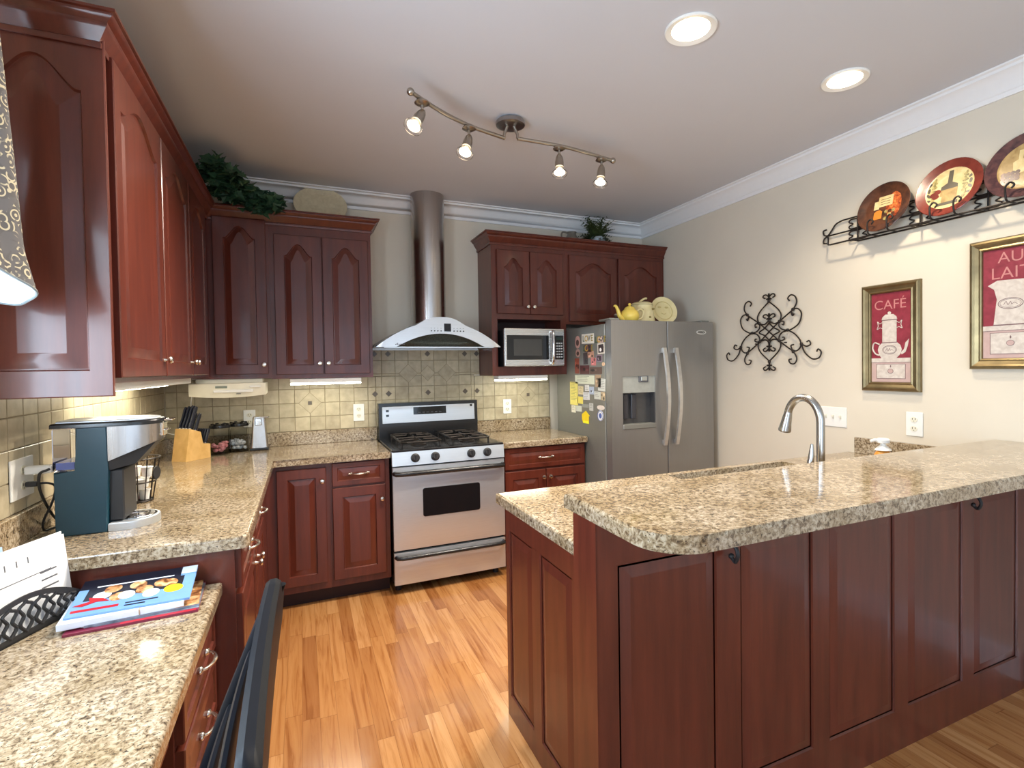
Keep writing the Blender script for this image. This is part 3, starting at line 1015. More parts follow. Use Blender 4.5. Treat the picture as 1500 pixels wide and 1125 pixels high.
def grate(x0, x1):
    m = MB()
    y0, y1, z = 3.39, 3.875, 0.957
    r = 0.0065
    c = 0.03
    ring = [(x0 + c, y0, z), (x1 - c, y0, z), (x1, y0 + c, z), (x1, y1 - c, z), (x1 - c, y1, z), (x0 + c, y1, z), (x0, y1 - c, z), (x0, y0 + c, z)]
    m.tube(ring, r, 8, closed=True)
    m.tube([(x0, (y0 + y1) / 2, z), (x1, (y0 + y1) / 2, z)], r, 8)
    xm = (x0 + x1) / 2
    for yc in ((3 * y0 + y1) / 4, (y0 + 3 * y1) / 4):
        for dx, dy in ((1, 0), (-1, 0), (0, 1), (0, -1)):
            hx, hy = (x1 - x0) / 2, (y1 - y0) / 4
            m.tube([(xm + dx * hx, yc + dy * hy, z), (xm + dx * 0.035, yc + dy * 0.035, z + 0.004)], r * 0.9, 8)
    for x in (x0 + 0.004, x1 - 0.004):
        for y in (y0 + c, (y0 + y1) / 2, y1 - c):
            m.cyl((x, y, 0.9235), (x, y, z), 0.006, seg=8)
    for dx in range(8):
        pass
    m.build('burner_grate', IRON, ck)
    for yc in ((3 * y0 + y1) / 4, (y0 + 3 * y1) / 4):
        mm = MB()
        mm.lathe([(0.055, 0), (0.055, 0.006), (0.042, 0.010), (0.040, 0.019), (0.030, 0.023), (0, 0.023)], (xm, yc, 0.9235), (0, 0, 1), 22)
        mm.build('burner', IRON, ck)
grate(rx0 + 0.075, rx0 + 0.335)
grate(rx1 - 0.335, rx1 - 0.075)
m = MB()
m.ext([(rx0, 3.90, 0.922), (rx0, 3.895, 1.02), (rx0, 3.905, 1.185), (rx0, 3.978, 1.185), (rx0, 3.978, 0.90), (rx0, 3.96, 0.90)], (rx1 - rx0, 0, 0))
bg = m.build('backguard', BLK, t)
m = MB(FR((1.703, 3.8995, 1.094), (1, 0, 0), (0, 0.06, 1), (0, -1, 0.06)))
m.box((-0.352, -0.058, -0.003), (0.352, 0.066, 0.003), 0, 0.002)
m.box((-0.125, 0.0, 0.003), (0.125, 0.056, 0.005), 1)
for x, y in ((-0.315, 0.035), (-0.315, 0.0), (0.325, 0.052)):
    m.box((x - 0.01, y - 0.008, 0.003), (x + 0.01, y + 0.008, 0.005), 1)
for k in range(6):
    m.box((-0.09 + k * 0.032, 0.012, 0.005), (-0.072 + k * 0.032, 0.017, 0.0055), 2)
m.build('display_panel', [STEEL, BLKG, INK], bg)

# ------------------------------------------------------------------ hood
t = thing('range_hood', 'stainless steel range hood with arched canopy and round chimney', 'range hood', (1.70, 3.75, 1.58))
m = MB()
m.cyl((1.703, 3.862, 1.70), (1.703, 3.862, HC - 0.001), 0.124, seg=48)
m.cyl((1.703, 3.862, 2.12), (1.703, 3.862, 2.126), 0.1255, seg=48)
m.build('chimney', STEELV, t)
hx0_, hx1_, hc = 1.268, 2.134, 1.701
def harc_top(u):
    x = abs(2 * u - 1)
    base = 1.585 + 0.170 * (1 - x ** 2.05)
    k = max(0, 1 - (x / 0.42) ** 2)
    return base + 0.032 * k * k * (3 - 2 * k)
def harc_low(u):
    x = abs(2 * u - 1)
    if x > 0.70:
        return 1.584
    return 1.584 + 0.090 * (1 - (x / 0.70) ** 2)
n = 49
def strip(y, low):
    return [(hx0_ + (hx1_ - hx0_) * i / (n - 1), y + 0.0 * 0, (harc_low if low else harc_top)(i / (n - 1))) for i in range(n)]
m = MB()
def yfront(i, z):   # the front plate leans back a little towards its top and bows forward in the middle
    x = 2 * i / (n - 1) - 1
    return 3.50 - 0.03 * (1 - x * x) + 0.05 * (z - 1.585)
top_ = [(p[0], yfront(i, p[2]), p[2]) for i, p in enumerate(strip(0, False))]
low_ = [(p[0], yfront(i, p[2]), p[2]) for i, p in enumerate(strip(0, True))]
A, B = m.loop(top_), m.loop(low_)
C, D = m.loop([(p[0], p[1] + 0.012, p[2] - 0.006) for p in top_]), m.loop([(p[0], p[1] + 0.012, p[2]) for p in low_])
m.bridge(A, B, closed=False)
m.bridge(C, D, closed=False)
m.bridge(A, C, closed=False)
m.bridge(B, D, closed=False)
fp = m.build('front_plate', STEEL, t)
m = MB()
bk = [(hx0_ + (hx1_ - hx0_) * i / (n - 1), 3.985, 1.585 + (harc_top(i / (n - 1)) - 1.585) * 1.0) for i in range(n)]
A = m.loop([(p[0], p[1] + 0.001, p[2] - 0.001) for p in top_])
B = m.loop(bk)
C = m.loop([(p[0], p[1] + 0.013, max(p[2] - 0.012, 1.584)) for p in top_])
D = m.loop([(p[0], p[1], max(p[2] - 0.012, 1.584)) for p in bk])
m.bridge(A, B, closed=False)
m.bridge(C, D, closed=False)
m.bridge(B, D, closed=False)
m.build('canopy_shell', STEEL, t)
m = MB()
ff = [(p[0], 3.53, p[2] + 0.012) for p in strip(0, True)]
A = m.loop(ff)
B = m.loop([(p[0], 3.56, 1.586) for p in ff])
C = m.loop([(p[0], 3.96, 1.60) for p in ff])
m.bridge(A, B, closed=False)
m.bridge(B, C, closed=False)
MESHF = simple('dark_filter_mesh', rgb(70, 78, 74), 0.4, 0.7, var=0.3, scale=120)
m.build('grease_filter', MESHF, t)
m = MB()
m.box((hx0_ + 0.05, 3.508, 1.578), (hx1_ - 0.05, 3.522, 1.5855))
m.box((hx0_ + 0.02, 3.96, 1.578), (hx1_ - 0.02, 3.972, 1.6))
m.build('lower_rail', STEEL, t)
def hy(x, z):
    i = (x - hx0_) / (hx1_ - hx0_) * (n - 1)
    return yfront(i, z) - 0.0015
m = MB()
m.ext([(1.716, hy(1.74, 1.69), 1.688), (1.764, hy(1.74, 1.69), 1.688), (1.764, hy(1.74, 1.74), 1.743), (1.716, hy(1.74, 1.74), 1.743)], (0, 0.004, 0))
m.build('display', BLKG, fp)
m = MB()
for x in (1.628, 1.65, 1.672, 1.694, 1.785, 1.808, 1.831, 1.853):
    m.cyl((x, hy(x, 1.692) + 0.003, 1.692), (x, hy(x, 1.692) - 0.002, 1.692), 0.0045, seg=10)
    m.box((x - 0.004, hy(x, 1.71), 1.709), (x + 0.004, hy(x, 1.71) + 0.002, 1.711))
m.build('control_buttons', BLKM, fp)
m = MB()
for k in range(9):
    x = 1.388 + k * 0.007
    z = 1.598 + 0.004 * (k % 3) * (1 if k < 3 else 0.3)
    m.box((x, hy(x, z) - 0.0002, 1.596), (x + 0.004, hy(x, z) + 0.002, z + 0.004))
m.build('badge', INK, fp)

# ------------------------------------------------------------------ microwave
t = thing('microwave', 'stainless steel microwave with black window, in the cabinet niche', 'microwave', (2.44, 3.78, 1.443))
boxpart('oven_body', t, [((2.215, 3.60, 1.4425), (2.683, 3.94, 1.722))], BLKM, 0.003)
m = MB()
m.box((2.193, 3.572, 1.4435), (2.690, 3.601, 1.728), bev=0.006, seg=2)
fr = m.build('door_frame', STEELM, t)
m = MB(FR((2.385, 3.5715, 1.585), (1, 0, 0), (0, 0, 1), (0, -1, 0)))
m.box((-0.175, -0.093, -0.004), (0.172, 0.092, 0.002), 0, 0.003)
m.box((-0.12, -0.062, 0.002), (0.11, 0.062, 0.0028), 1)
m.build('door_window', [BLKG, simple('window_screen', rgb(62, 62, 60), 0.3)], fr)
m = MB(FR((2.645, 3.5715, 1.585), (1, 0, 0), (0, 0, 1), (0, -1, 0)))
m.box((-0.036, -0.093, -0.004), (0.036, 0.092, 0.002), 0, 0.002)
m.box((-0.028, 0.056, 0.002), (0.028, 0.08, 0.003), 1)
for j in range(6):
    for i in range(3):
        m.box((-0.027 + i * 0.0195, -0.078 + j * 0.021, 0.002), (-0.013 + i * 0.0195, -0.068 + j * 0.021, 0.0028), 2)
m.build('keypad', [BLKG, simple('display_green', rgb(30, 44, 40), 0.2), simple('key_grey', rgb(176, 178, 180), 0.5)], fr)
m = MB()
m.tube(catmull([(2.582, 3.574, 1.465), (2.582, 3.548, 1.475), (2.580, 3.538, 1.585), (2.582, 3.548, 1.695), (2.582, 3.574, 1.706)], 7), 0.0115, 12)
m.build('door_handle', CHROME, fr)

# ------------------------------------------------------------------ refrigerator
t = thing('refrigerator', 'grey steel side-by-side refrigerator with water dispenser, against the right wall', 'refrigerator', (3.22, 3.45, 0))
fx0, fx1, fy, fh = 2.763, 3.668, 3.022, 1.752
boxpart('fridge_body', t, [((fx0 + 0.003, 3.112, 0.03), (fx1 - 0.003, 3.86, 1.732))], FRSIDE, 0.004)
boxpart('base_grille', t, [((fx0 + 0.02, 3.07, 0.0), (fx1 - 0.02, 3.112, 0.06))], BLKM)
boxpart('door_gasket', t, [((fx0 + 0.012, 3.092, 0.06), (fx1 - 0.012, 3.112, 1.73))], BLKM)
boxpart('hinge_cover', t, [((fx0 + 0.01, 3.05, 1.7525), (fx0 + 0.09, 3.20, 1.768))], FRSIDE, 0.004)
boxpart('hinge_cover', t, [((fx1 - 0.09, 3.05, 1.7525), (fx1 - 0.01, 3.20, 1.768))], FRSIDE, 0.004)
xs = 3.2375
# freezer door with dispenser opening
dx0, dx1, dz0, dz1 = 2.853, 3.13, 0.99, 1.362
m = MB()
for a, b in (((fx0, fy, 0.062), (dx0, 3.092, fh)), ((dx1, fy, 0.062), (xs - 0.004, 3.092, fh)), ((dx0, fy, 0.062), (dx1, 3.092, dz0)), ((dx0, fy, dz1), (dx1, 3.092, fh))):
    m.box(a, b)
bmesh.ops.remove_doubles(m.bm, verts=m.bm.verts[:], dist=1e-5)
dd = m.build('freezer_door', FRST, t, smooth=0)
m = MB()
m.box((dx0, 3.030, 1.245), (dx1, 3.088, dz1), 0)
m.box((dx0, 3.080, dz0), (dx1, 3.09, 1.245), 1)
m.box((dx0, 3.028, dz0), (dx0 + 0.006, 3.085, 1.245), 1)
m.box((dx1 - 0.006, 3.028, dz0), (dx1, 3.085, 1.245), 1)
m.box((dx0, 3.016, dz0), (dx1, 3.085, dz0 + 0.035), 2, 0.004)
m.box((2.99, 3.020, 1.318), (3.07, 3.04, dz1 - 0.001), 3, 0.003)
m.box((3.005, 3.016, 1.328), (3.055, 3.03, dz1 - 0.005), 0, 0.002)
for x in (2.90, 2.968):
    m.box((x - 0.02, 3.055, 1.06), (x + 0.02, 3.08, 1.235), 4, 0.004)
m.build('water_dispenser', [simple('dispenser_panel', rgb(168, 172, 168), 0.35, 0.4), simple('dispenser_recess', rgb(84, 84, 86), 0.3, 0.5), FRSIDE, INK, simple('dispenser_paddle', rgb(52, 52, 58), 0.3)], dd)
m = MB()
m.box((xs + 0.004, fy, 0.062), (fx1, 3.092, fh), bev=0.0015)
d2 = m.build('fridge_door', FRST, t)
for x, par in ((3.197, dd), (3.302, d2)):
    m = MB()
    z0, z1 = 0.86, 1.56
    def hfn(u, v):
        return (0, 0, 0)
    N_ = 20
    rings = []
    for i in range(N_ + 1):
        s = i / N_
        z = z0 + (z1 - z0) * s
        y = fy - 0.022 - 0.045 * math.sin(PI * s)
        w = 0.0165
        rings.append(m.loop([(x - w, y + 0.006, z), (x - w * 0.8, y - 0.006, z), (x + w * 0.8, y - 0.006, z), (x + w, y + 0.006, z), (x + w * 0.8, y + 0.012, z), (x - w * 0.8, y + 0.012, z)]))
    for a, b in zip(rings, rings[1:]):
        m.bridge(a, b)
    m.f(rings[0][::-1])
    m.f(rings[-1])
    for z in (z0 + 0.02, z1 - 0.02):
        m.box((x - 0.013, fy - 0.022, z - 0.018), (x + 0.013, fy + 0.001, z + 0.018), bev=0.003)
    m.build('door_handle', simple('handle_silver', (0.62, 0.61, 0.59, 1), 0.3, 0.8), par)
m = MB(FR((3.551, fy - 0.0005, 1.676), (1, 0, 0), (0, 0, 1), (0, -1, 0)))
m.prism(ell(0, 0, 0.046, 0.016, 30), 0, 0.003, 0)
m.prism(ell(0, 0, 0.036, 0.011, 30), 0.003, 0.0036, 1)
m.tube([(p[0], p[1], 0.0036) for p in ell(-0.004, 0.0, 0.026, 0.010, 20, -2.6, 2.2)], 0.0012, 6, 0)
m.build('badge', [simple('badge_silver', rgb(216, 216, 212), 0.3, 0.4), simple('badge_grey', rgb(122, 122, 120), 0.3, 0.5)], d2)

# things stuck on the refrigerator's side
MG = [
 ((3.254, 3.433, 1.604, 1.677), (236, 232, 220), 'white card lettered LOVE at the top of the refrigerator side', 'card'),
 ((3.459, 3.537, 1.574, 1.671), (206, 160, 150), 'oval photo, topmost of the tall photo strip on the refrigerator side', 'photo'),
 ((3.461, 3.530, 1.507, 1.570), (190, 150, 138), 'pinkish photo just under the oval one on the refrigerator side', 'photo'),
 ((3.476, 3.545, 1.381, 1.499), (150, 78, 62), 'long red-brown photo strip at the far edge of the refrigerator side', 'photo'),
 ((3.134, 3.196, 1.602, 1.646), (214, 188, 178), 'small light photo to the right of the LOVE card', 'photo'),
 ((3.289, 3.394, 1.540, 1.596), (92, 56, 52), 'dark group photo directly below the LOVE card', 'photo'),
 ((3.113, 3.205, 1.522, 1.599), (226, 220, 208), 'white-bordered photo near the door edge of the refrigerator side', 'photo'),
 ((3.347, 3.412, 1.451, 1.537), (66, 48, 46), 'narrow dark photo left of centre in the photo cluster', 'photo'),
 ((3.260, 3.346, 1.498, 1.546), (196, 150, 128), 'tan photo in the middle of the photo cluster', 'photo'),
 ((3.230, 3.300, 1.441, 1.497), (216, 132, 132), 'pink photo at the centre of the refrigerator side', 'photo'),
 ((3.148, 3.222, 1.468, 1.515), (150, 128, 150), 'mauve photo beneath the white-bordered photo', 'photo'),
 ((3.110, 3.149, 1.436, 1.463), (232, 196, 158), 'round peach magnet near the refrigerator door edge', 'magnet'),
 ((3.325, 3.465, 1.377, 1.443), (84, 26, 30), 'wide dark red photo low in the photo cluster', 'photo'),
 ((3.150, 3.317, 1.378, 1.429), (96, 70, 60), 'brown horizontal photo low in the cluster beside the dark red one', 'photo'),
 ((3.256, 3.545, 1.303, 1.369), (222, 228, 206), 'wide white notice across the refrigerator side', 'paper'),
 ((3.166, 3.241, 1.284, 1.374), (176, 150, 120), 'tan portrait photo right of the wide white notice', 'photo'),
 ((3.504, 3.629, 1.136, 1.316), (232, 220, 120), 'long yellow paper at the far lower edge of the refrigerator side', 'paper'),
 ((3.419, 3.495, 1.222, 1.285), (222, 208, 166), 'cream note between the long yellow paper and the white slips', 'note'),
 ((3.332, 3.393, 1.251, 1.296), (232, 232, 230), 'small white slip under the wide white notice', 'note'),
 ((3.263, 3.329, 1.229, 1.285), (176, 190, 214), 'bluish photo card beneath the wide white notice', 'photo'),
 ((3.105, 3.204, 1.258, 1.347), (216, 220, 214), 'pale paper near the door edge, right of the tan portrait', 'paper'),
 ((3.426, 3.514, 1.151, 1.205), (236, 220, 108), 'small square yellow note beside the long yellow paper', 'note'),
 ((3.327, 3.420, 1.185, 1.242), (226, 228, 232), 'white slip right above the grey magnet on the refrigerator side', 'note'),
 ((3.173, 3.259, 1.197, 1.252), (210, 214, 206), 'pale card left of the beige picture by the door edge', 'card'),
 ((3.111, 3.167, 1.193, 1.253), (190, 172, 140), 'beige picture below the pale paper at the door edge', 'photo'),
 ((3.340, 3.439, 1.126, 1.151), (150, 154, 150), 'flat grey magnet in the lower middle of the refrigerator side', 'magnet'),
 ((3.277, 3.332, 1.108, 1.164), (198, 200, 196), 'light grey slip right of the flat grey magnet', 'note'),
 ((3.542, 3.609, 1.076, 1.132), (228, 224, 206), 'white tag hanging under the long yellow paper', 'tag'),
 ((3.448, 3.534, 1.090, 1.133), (206, 210, 200), 'striped white card under the square yellow note', 'card'),
 ((3.326, 3.444, 1.007, 1.102), (244, 214, 24), 'bright yellow house-shaped magnet, lowest on the refrigerator side', 'magnet'),
 ((3.139, 3.217, 1.042, 1.120), (236, 238, 240), 'round white and blue magnet low near the refrigerator door', 'magnet'),
 ((3.120, 3.223, 1.122, 1.156), (226, 216, 206), 'pinkish white card just above the round magnet', 'card'),
]
rnd = random.Random(3)
fxs = fx0 + 0.003
for i, ((y0, y1, z0, z1), c, lab, cat) in enumerate(MG):
    w, h = y1 - y0, z1 - z0
    m = MB(FWALL((fxs, (y0 + y1) / 2, (z0 + z1) / 2)))
    cm = rgb(*c)
    th = 0.0012
    mats = [simple('print_%s' % cat, cm, 0.45, var=0.03), simple('print_dark', rgb(*[int(q * 0.5) for q in c]), 0.5), simple('print_light', rgb(*[min(255, int(q * 1.15 + 20)) for q in c]), 0.5)]
    if 'oval' in lab or 'round' in lab:
        m.prism(ell(0, 0, w / 2, h / 2, 24), 0, th, 0)
        if 'white and blue' in lab:
            mats[1] = simple('print_blue', rgb(70, 96, 170), 0.4)
            m.prism(ell(0, 0, w * 0.24, h * 0.24, 18), th, th + 0.0005, 1)
            m.tube([(p[0], p[1], th) for p in ell(0, 0, w * 0.45, h * 0.45, 24)], 0.002, 6, 1, True)
        elif 'photo' in cat:
            m.prism(ell(0.0, -h * .05, w * 0.3, h * 0.25, 14), th, th + 0.0004, 1)
    elif 'house' in lab:
        m.prism([(-w / 2, -h * 0.2), (-w * 0.36, -h / 2), (w * 0.36, -h / 2), (w * 0.36, h * 0.1), (w / 2, h * 0.12), (0, h / 2), (-w / 2, h * 0.2)], 0, th, 0)
        m.box((-w * 0.36, -h / 2, th), (w * 0.36, -h * 0.3, th + 0.0004), 2)
    else:
        tl = rnd.uniform(-0.04, 0.04)
        m.M = m.M @ Matrix.Rotation(tl, 4, 'Z')
        m.box((-w / 2, -h / 2, 0), (w / 2, h / 2, th), 0)
        if cat == 'photo':
            if 'white-bordered' in lab:
                mats[1] = simple('print_dark', rgb(60, 48, 48), 0.5)
                m.box((-w * 0.38, -h * 0.38, th), (w * 0.38, h * 0.38, th + 0.0003), 1)
            for k in range(3):
                m.prism(ell(rnd.uniform(-.28, .28) * w, rnd.uniform(-.3, .25) * h, w * rnd.uniform(.1, .2), h * rnd.uniform(.1, .22), 12), th, th + 0.0005 + k * 0.0001, 1 + (k % 2))
        elif 'LOVE' in lab:
            pass
        elif cat in ('paper', 'note', 'card', 'tag'):
            for k in range(max(2, int(h / 0.014))):
                yy = h / 2 - 0.008 - k * 0.012
                if yy > -h / 2 + 0.004 and 'square' not in lab:
                    m.box((-w * 0.38, yy - 0.0012, th), (w * rnd.uniform(0.05, 0.38), yy + 0.0012, th + 0.0003), 1)
    name = {'photo': 'fridge_photo', 'magnet': 'fridge_magnet', 'paper': 'paper_notice', 'note': 'paper_note', 'card': 'greeting_card', 'tag': 'paper_tag'}[cat]
    if 'LOVE' in lab:
        root = thing(name, lab, cat, (fxs, (y0 + y1) / 2, z0), 'photos and notes on the refrigerator side')
        m.build('card_face', mats, root)
        cols = [(70, 92, 60), (196, 160, 50), (60, 60, 66), (150, 132, 60)]
        for k, ch in enumerate('LOVE'):
            mm = MB(FWALL((fxs, (y0 + y1) / 2, (z0 + z1) / 2)))
            mm.text(ch, 0.062, Matrix.Translation((-0.060 + k * 0.040, 0, th)), 0, 0.0004, bold=0.001)
            mm.build('letter', simple('letter_ink', rgb(*cols[k]), 0.5), root)
    else:
        tag(m.build(name, mats, smooth=0), lab, cat, 'photos and notes on the refrigerator side')

# things on top of the refrigerator
zt = 1.753
t = thing('teapot', 'small yellow teapot on the refrigerator, left of the cream cookie jar', 'teapot', (2.99, 3.17, zt))
c = V((3.02, 3.17, zt))
m = MB()
m.lathe([(0.035, 0), (0.052, 0.004), (0.068, 0.03), (0.070, 0.05), (0.060, 0.078), (0.040, 0.094), (0.0, 0.096)], c, (0, 0, 1), 28)
b = m.build('pot_body', YEL, t)
m = MB()
m.lathe([(0.042, 0), (0.036, 0.012), (0.014, 0.024), (0.008, 0.028), (0.012, 0.036), (0.009, 0.044), (0, 0.047)], c + V((0, 0, 0.093)), (0, 0, 1), 22)
m.build('lid', YEL, t)
m = MB()
m.tube(catmull([c + V((-0.055, 0, 0.02)), c + V((-0.085, 0, 0.04)), c + V((-0.10, 0, 0.08)), c + V((-0.118, 0, 0.112)), c + V((-0.135, 0, 0.112))], 6), [0.02 - 0.013 * i / 24 for i in range(25)], 12)
m.build('spout', YEL, t)
m = MB()
m.tube(catmull([c + V((0.058, 0, 0.08)), c + V((0.09, 0, 0.098)), c + V((0.118, 0, 0.08)), c + V((0.105, 0, 0.035)), c + V((0.064, 0, 0.02))], 7), 0.0075, 10)
m.build('handle', CREAMG, t)
t = thing('cookie_jar', 'cream ceramic jar with lid, between the yellow teapot and the plate', 'jar', (3.19, 3.27, zt))
c = V((3.215, 3.29, zt))
m = MB()
m.lathe([(0.0, 0), (0.098, 0), (0.10, 0.008), (0.088, 0.08), (0.080, 0.135), (0.083, 0.142), (0.078, 0.146), (0.0, 0.146)], c, (0, 0, 1), 30)
m.build('jar_body', CREAMG, t)
m = MB()
m.lathe([(0.084, 0.147), (0.084, 0.153), (0.06, 0.166), (0.0, 0.172)], c, (0, 0, 1), 28)
m.tube(catmull([c + V((-0.02, 0, 0.168)), c + V((0, 0, 0.182)), c + V((0.025, 0, 0.195)), c + V((0.045, 0, 0.198))], 5), 0.008, 8)
m.build('lid', CREAMG, t)
m = MB()
for a, z in ((-2.2, 0.10), (-1.5, 0.045), (-1.0, 0.11), (-2.6, 0.05)):
    q = c + V((math.cos(a) * 0.0885, math.sin(a) * 0.0885, z))
    m.ball(q, 0.013, (1, 1, 0.7), seg=8)
m.build('painted_leaves', OLIVEG, t)
t = thing('display_plate', 'cream plate with painted design standing upright on the refrigerator', 'plate', (3.43, 3.30, zt))
pn = V((-0.12, -0.94, 0.30)).normalized()
px_ = V((0, 0, 1)).cross(pn).normalized()
py_ = pn.cross(px_)
rp = 0.112
cpl = V((3.425, 3.30, zt + rp * py_.z + 0.002))
M_ = FR(cpl, px_, py_, pn)
m = MB(M_)
m.lathe([(0, -0.004), (0.06, -0.004), (0.075, 0.002), (rp, 0.014), (rp, 0.018), (0.078, 0.008), (0.0755, 0.007, 1), (0.072, 0.004, 1), (0.066, 0.001, 0), (0, 0.001, 0)], (0, 0, 0), (0, 0, 1), 40)
for q in ((-0.03, 0.03), (0.032, 0.028)):
    m.prism(ell(q[0], q[1], 0.016, 0.008, 14), 0.001, 0.0018, 1)
m.tube([(p[0], p[1], 0.0015) for p in ell(0, -0.012, 0.022, 0.016, 14, PI * 1.1, PI * 1.9)], 0.002, 6, 1)
m.build('plate_dish', [CREAMG, simple('pale_olive_glaze', rgb(200, 180, 116), 0.3)], t)
# ------------------------------------------------------------------ faucet, soap
t = thing('kitchen_faucet', 'brushed nickel gooseneck faucet rising behind the bar top', 'faucet', (2.69, 1.41, CT + 0.0003))
FN = simple('faucet_nickel', (0.42, 0.415, 0.40, 1), 0.25, 1.0)
fc = V((2.69, 1.405, CT))
m = MB()
m.lathe([(0.034, 0), (0.034, 0.006), (0.028, 0.010), (0.024, 0.05), (0.022, 0.10), (0.0195, 0.12), (0, 0.12)], fc, (0, 0, 1), 24)
m.build('base', FN, t)
m = MB()
pts = [fc + V((0, 0, 0.10)), fc + V((0, 0, 0.20)), fc + V((0, 0, 0.285))]
for k in range(1, 12):
    a = PI * k / 12 * 1.02
    pts.append(fc + V((-0.012 * k / 12, 0.072 - 0.072 * math.cos(a), 0.285 + 0.094 * math.sin(a))))
m.tube(catmull(pts, 3), 0.0155, 16)
m.build('gooseneck', FN, t)
e = pts[-1]
m = MB()
m.lathe([(0.0155, 0.0), (0.018, 0.02), (0.021, 0.05), (0.025, 0.078), (0.024, 0.084), (0.0, 0.084)], e + V((0, -0.004, 0.012)), (-0.02, 0.22, -0.97), 22)
sh = m.build('spray_head', FN, t)
m = MB()
m.lathe([(0, 0.0842), (0.019, 0.0842), (0.019, 0.0865), (0, 0.0865)], e + V((0, -0.004, 0.012)), (-0.02, 0.22, -0.97), 20)
m.build('nozzle', BLKM, sh)
t2 = thing('faucet_lever', 'brushed nickel lever handle left of the gooseneck faucet', 'faucet handle', (2.608, 1.392, CT + 0.0003))
m = MB()
c2 = V((2.608, 1.392, CT))
m.lathe([(0.024, 0), (0.024, 0.005), (0.019, 0.01), (0.018, 0.06), (0.013, 0.075), (0, 0.077)], c2, (0, 0, 1), 20)
m.build('base', FN, t2)
m = MB()
m.tube(catmull([c2 + V((0, 0, 0.06)), c2 + V((0.002, 0.0, 0.11)), c2 + V((0.012, 0.0, 0.16)), c2 + V((0.016, 0, 0.205))], 6), [0.011, 0.011, 0.011, 0.011, 0.011, 0.011, 0.012, 0.012, 0.012, 0.012, 0.012, 0.011, 0.011, 0.010, 0.009, 0.008, 0.007, 0.006, 0.005], 12)
m.build('lever', FN, t2)
sc_ = V((3.30, 1.545, CT + 0.0005))
t = thing('soap_dispenser', 'white soap pump with amber liquid behind the bar top', 'soap bottle', sc_)
m = MB()
m.lathe([(0, 0), (0.036, 0), (0.038, 0.006), (0.038, 0.082), (0.030, 0.098), (0.018, 0.106), (0, 0.106)], sc_, (0, 0, 1), 24)
m.build('bottle', simple('amber_soap', rgb(206, 140, 60), 0.15), t)
m = MB()
m.lathe([(0.02, 0.1065), (0.034, 0.107), (0.032, 0.112), (0.013, 0.128), (0.011, 0.138), (0.026, 0.142), (0.028, 0.156), (0.020, 0.162), (0, 0.163)], sc_, (0, 0, 1), 22)
m.tube([sc_ + V((0, 0, 0.152)), sc_ + V((-0.03, 0.02, 0.154)), sc_ + V((-0.045, 0.03, 0.148))], 0.007, 8)
m.build('pump', WHT, t)

# ------------------------------------------------------------------ outlets, switches
def outlet(M, label, gang=1, w=0.072, h=0.118, kind='outlet', parts=True):
    g = V((M[0][3], M[1][3], M[2][3] - h / 2))
    t = thing('wall_outlet' if kind == 'outlet' else 'light_switch', label, kind, g)
    m = MB(M)
    m.box((-w / 2, -h / 2, 0.0), (w / 2, h / 2, 0.006), 0, 0.003, 2)
    m.build('cover_plate', WHT, t)
    if kind == 'outlet':
        for y in (-0.024, 0.024):
            m = MB(M)
            m.prism(ell(0, y, 0.0165, 0.0145, 20), 0.006, 0.0085, 0)
            for x in (-0.0065, 0.0065):
                m.box((x - 0.0016, y - 0.001, 0.0085), (x + 0.0016, y + 0.008, 0.0088), 1)
            m.prism(ell(0, y - 0.008, 0.0022, 0.0022, 8), 0.0085, 0.0088, 1)
            m.build('socket', [OFFW, BLKM], t)
    else:
        for k in range(gang):
            x = (k - (gang - 1) / 2) * 0.046
            m = MB(M)
            m.box((x - 0.005, -0.012, 0.006), (x + 0.005, 0.012, 0.008), 0)
            m.box((x - 0.004, -0.002, 0.006), (x + 0.004, 0.010, 0.018), 0, 0.001)
            m.build('toggle', OFFW, t)
    return t
FB = lambda x, z, d=0.0095: FR((x, YB - d, z), (1, 0, 0), (0, 0, 1), (0, -1, 0))
FLW = lambda y, z, d=0.0095: FR((d, y, z), (0, 1, 0), (0, 0, 1), (1, 0, 0))
outlet(FB(1.196, 1.122), 'white outlet on the beige tiles just left of the range', w=0.076, h=0.125)
outlet(FB(2.366, 1.116), 'white outlet on the beige tiles right of the range')
outlet(FB(0.487, 1.115), 'white outlet half hidden behind the steel can opener')
outlet(FWALL((XR - 0.0005, 1.657, 1.107)), 'white outlet on the cream wall above the granite upstand', w=0.082, h=0.125)
outlet(FWALL((XR - 0.0005, 2.105, 1.11)), 'white triple switch plate on the cream wall behind the faucet', 3, w=0.165, h=0.118, kind='light switch')
ot = outlet(FLW(2.115, 1.112), 'wide white outlet plate on the left wall tiles beside the coffee maker', w=0.145, h=0.125)
outlet(FLW(3.80, 1.10), 'white outlet plate on the left wall tiles near the corner', w=0.072, h=0.125)
# plugs in the wide outlet
m = MB()
m.box((0.0225, 2.10, 1.122), (0.088, 2.135, 1.146), bev=0.003)
tag(m.build('plug_adapter', WHT), 'white plug adapter sticking out of the wide outlet', 'adapter')
m = MB()
m.box((0.0205, 2.108, 1.082), (0.052, 2.126, 1.098), bev=0.003)
m.tube(catmull([(0.05, 2.117, 1.09), (0.075, 2.12, 1.088), (0.085, 2.14, 1.07), (0.072, 2.15, 1.02), (0.045, 2.16, 0.96), (0.04, 2.18, 0.925), (0.052, 2.215, 0.922), (0.075, 2.22, 0.925)], 6), 0.0035, 8)
tag(m.build('power_cord', BLKM), 'black power cord of the coffee maker plugged into the wide outlet', 'cord')
m = MB()
m.tube(catmull([(0.085, 2.097, 1.135), (0.083, 2.09, 1.134), (0.062, 2.095, 1.12), (0.055, 2.12, 1.06), (0.05, 2.22, 0.96), (0.05, 2.30, 0.921), (0.06, 2.40, 0.9195)], 6), 0.004, 8)
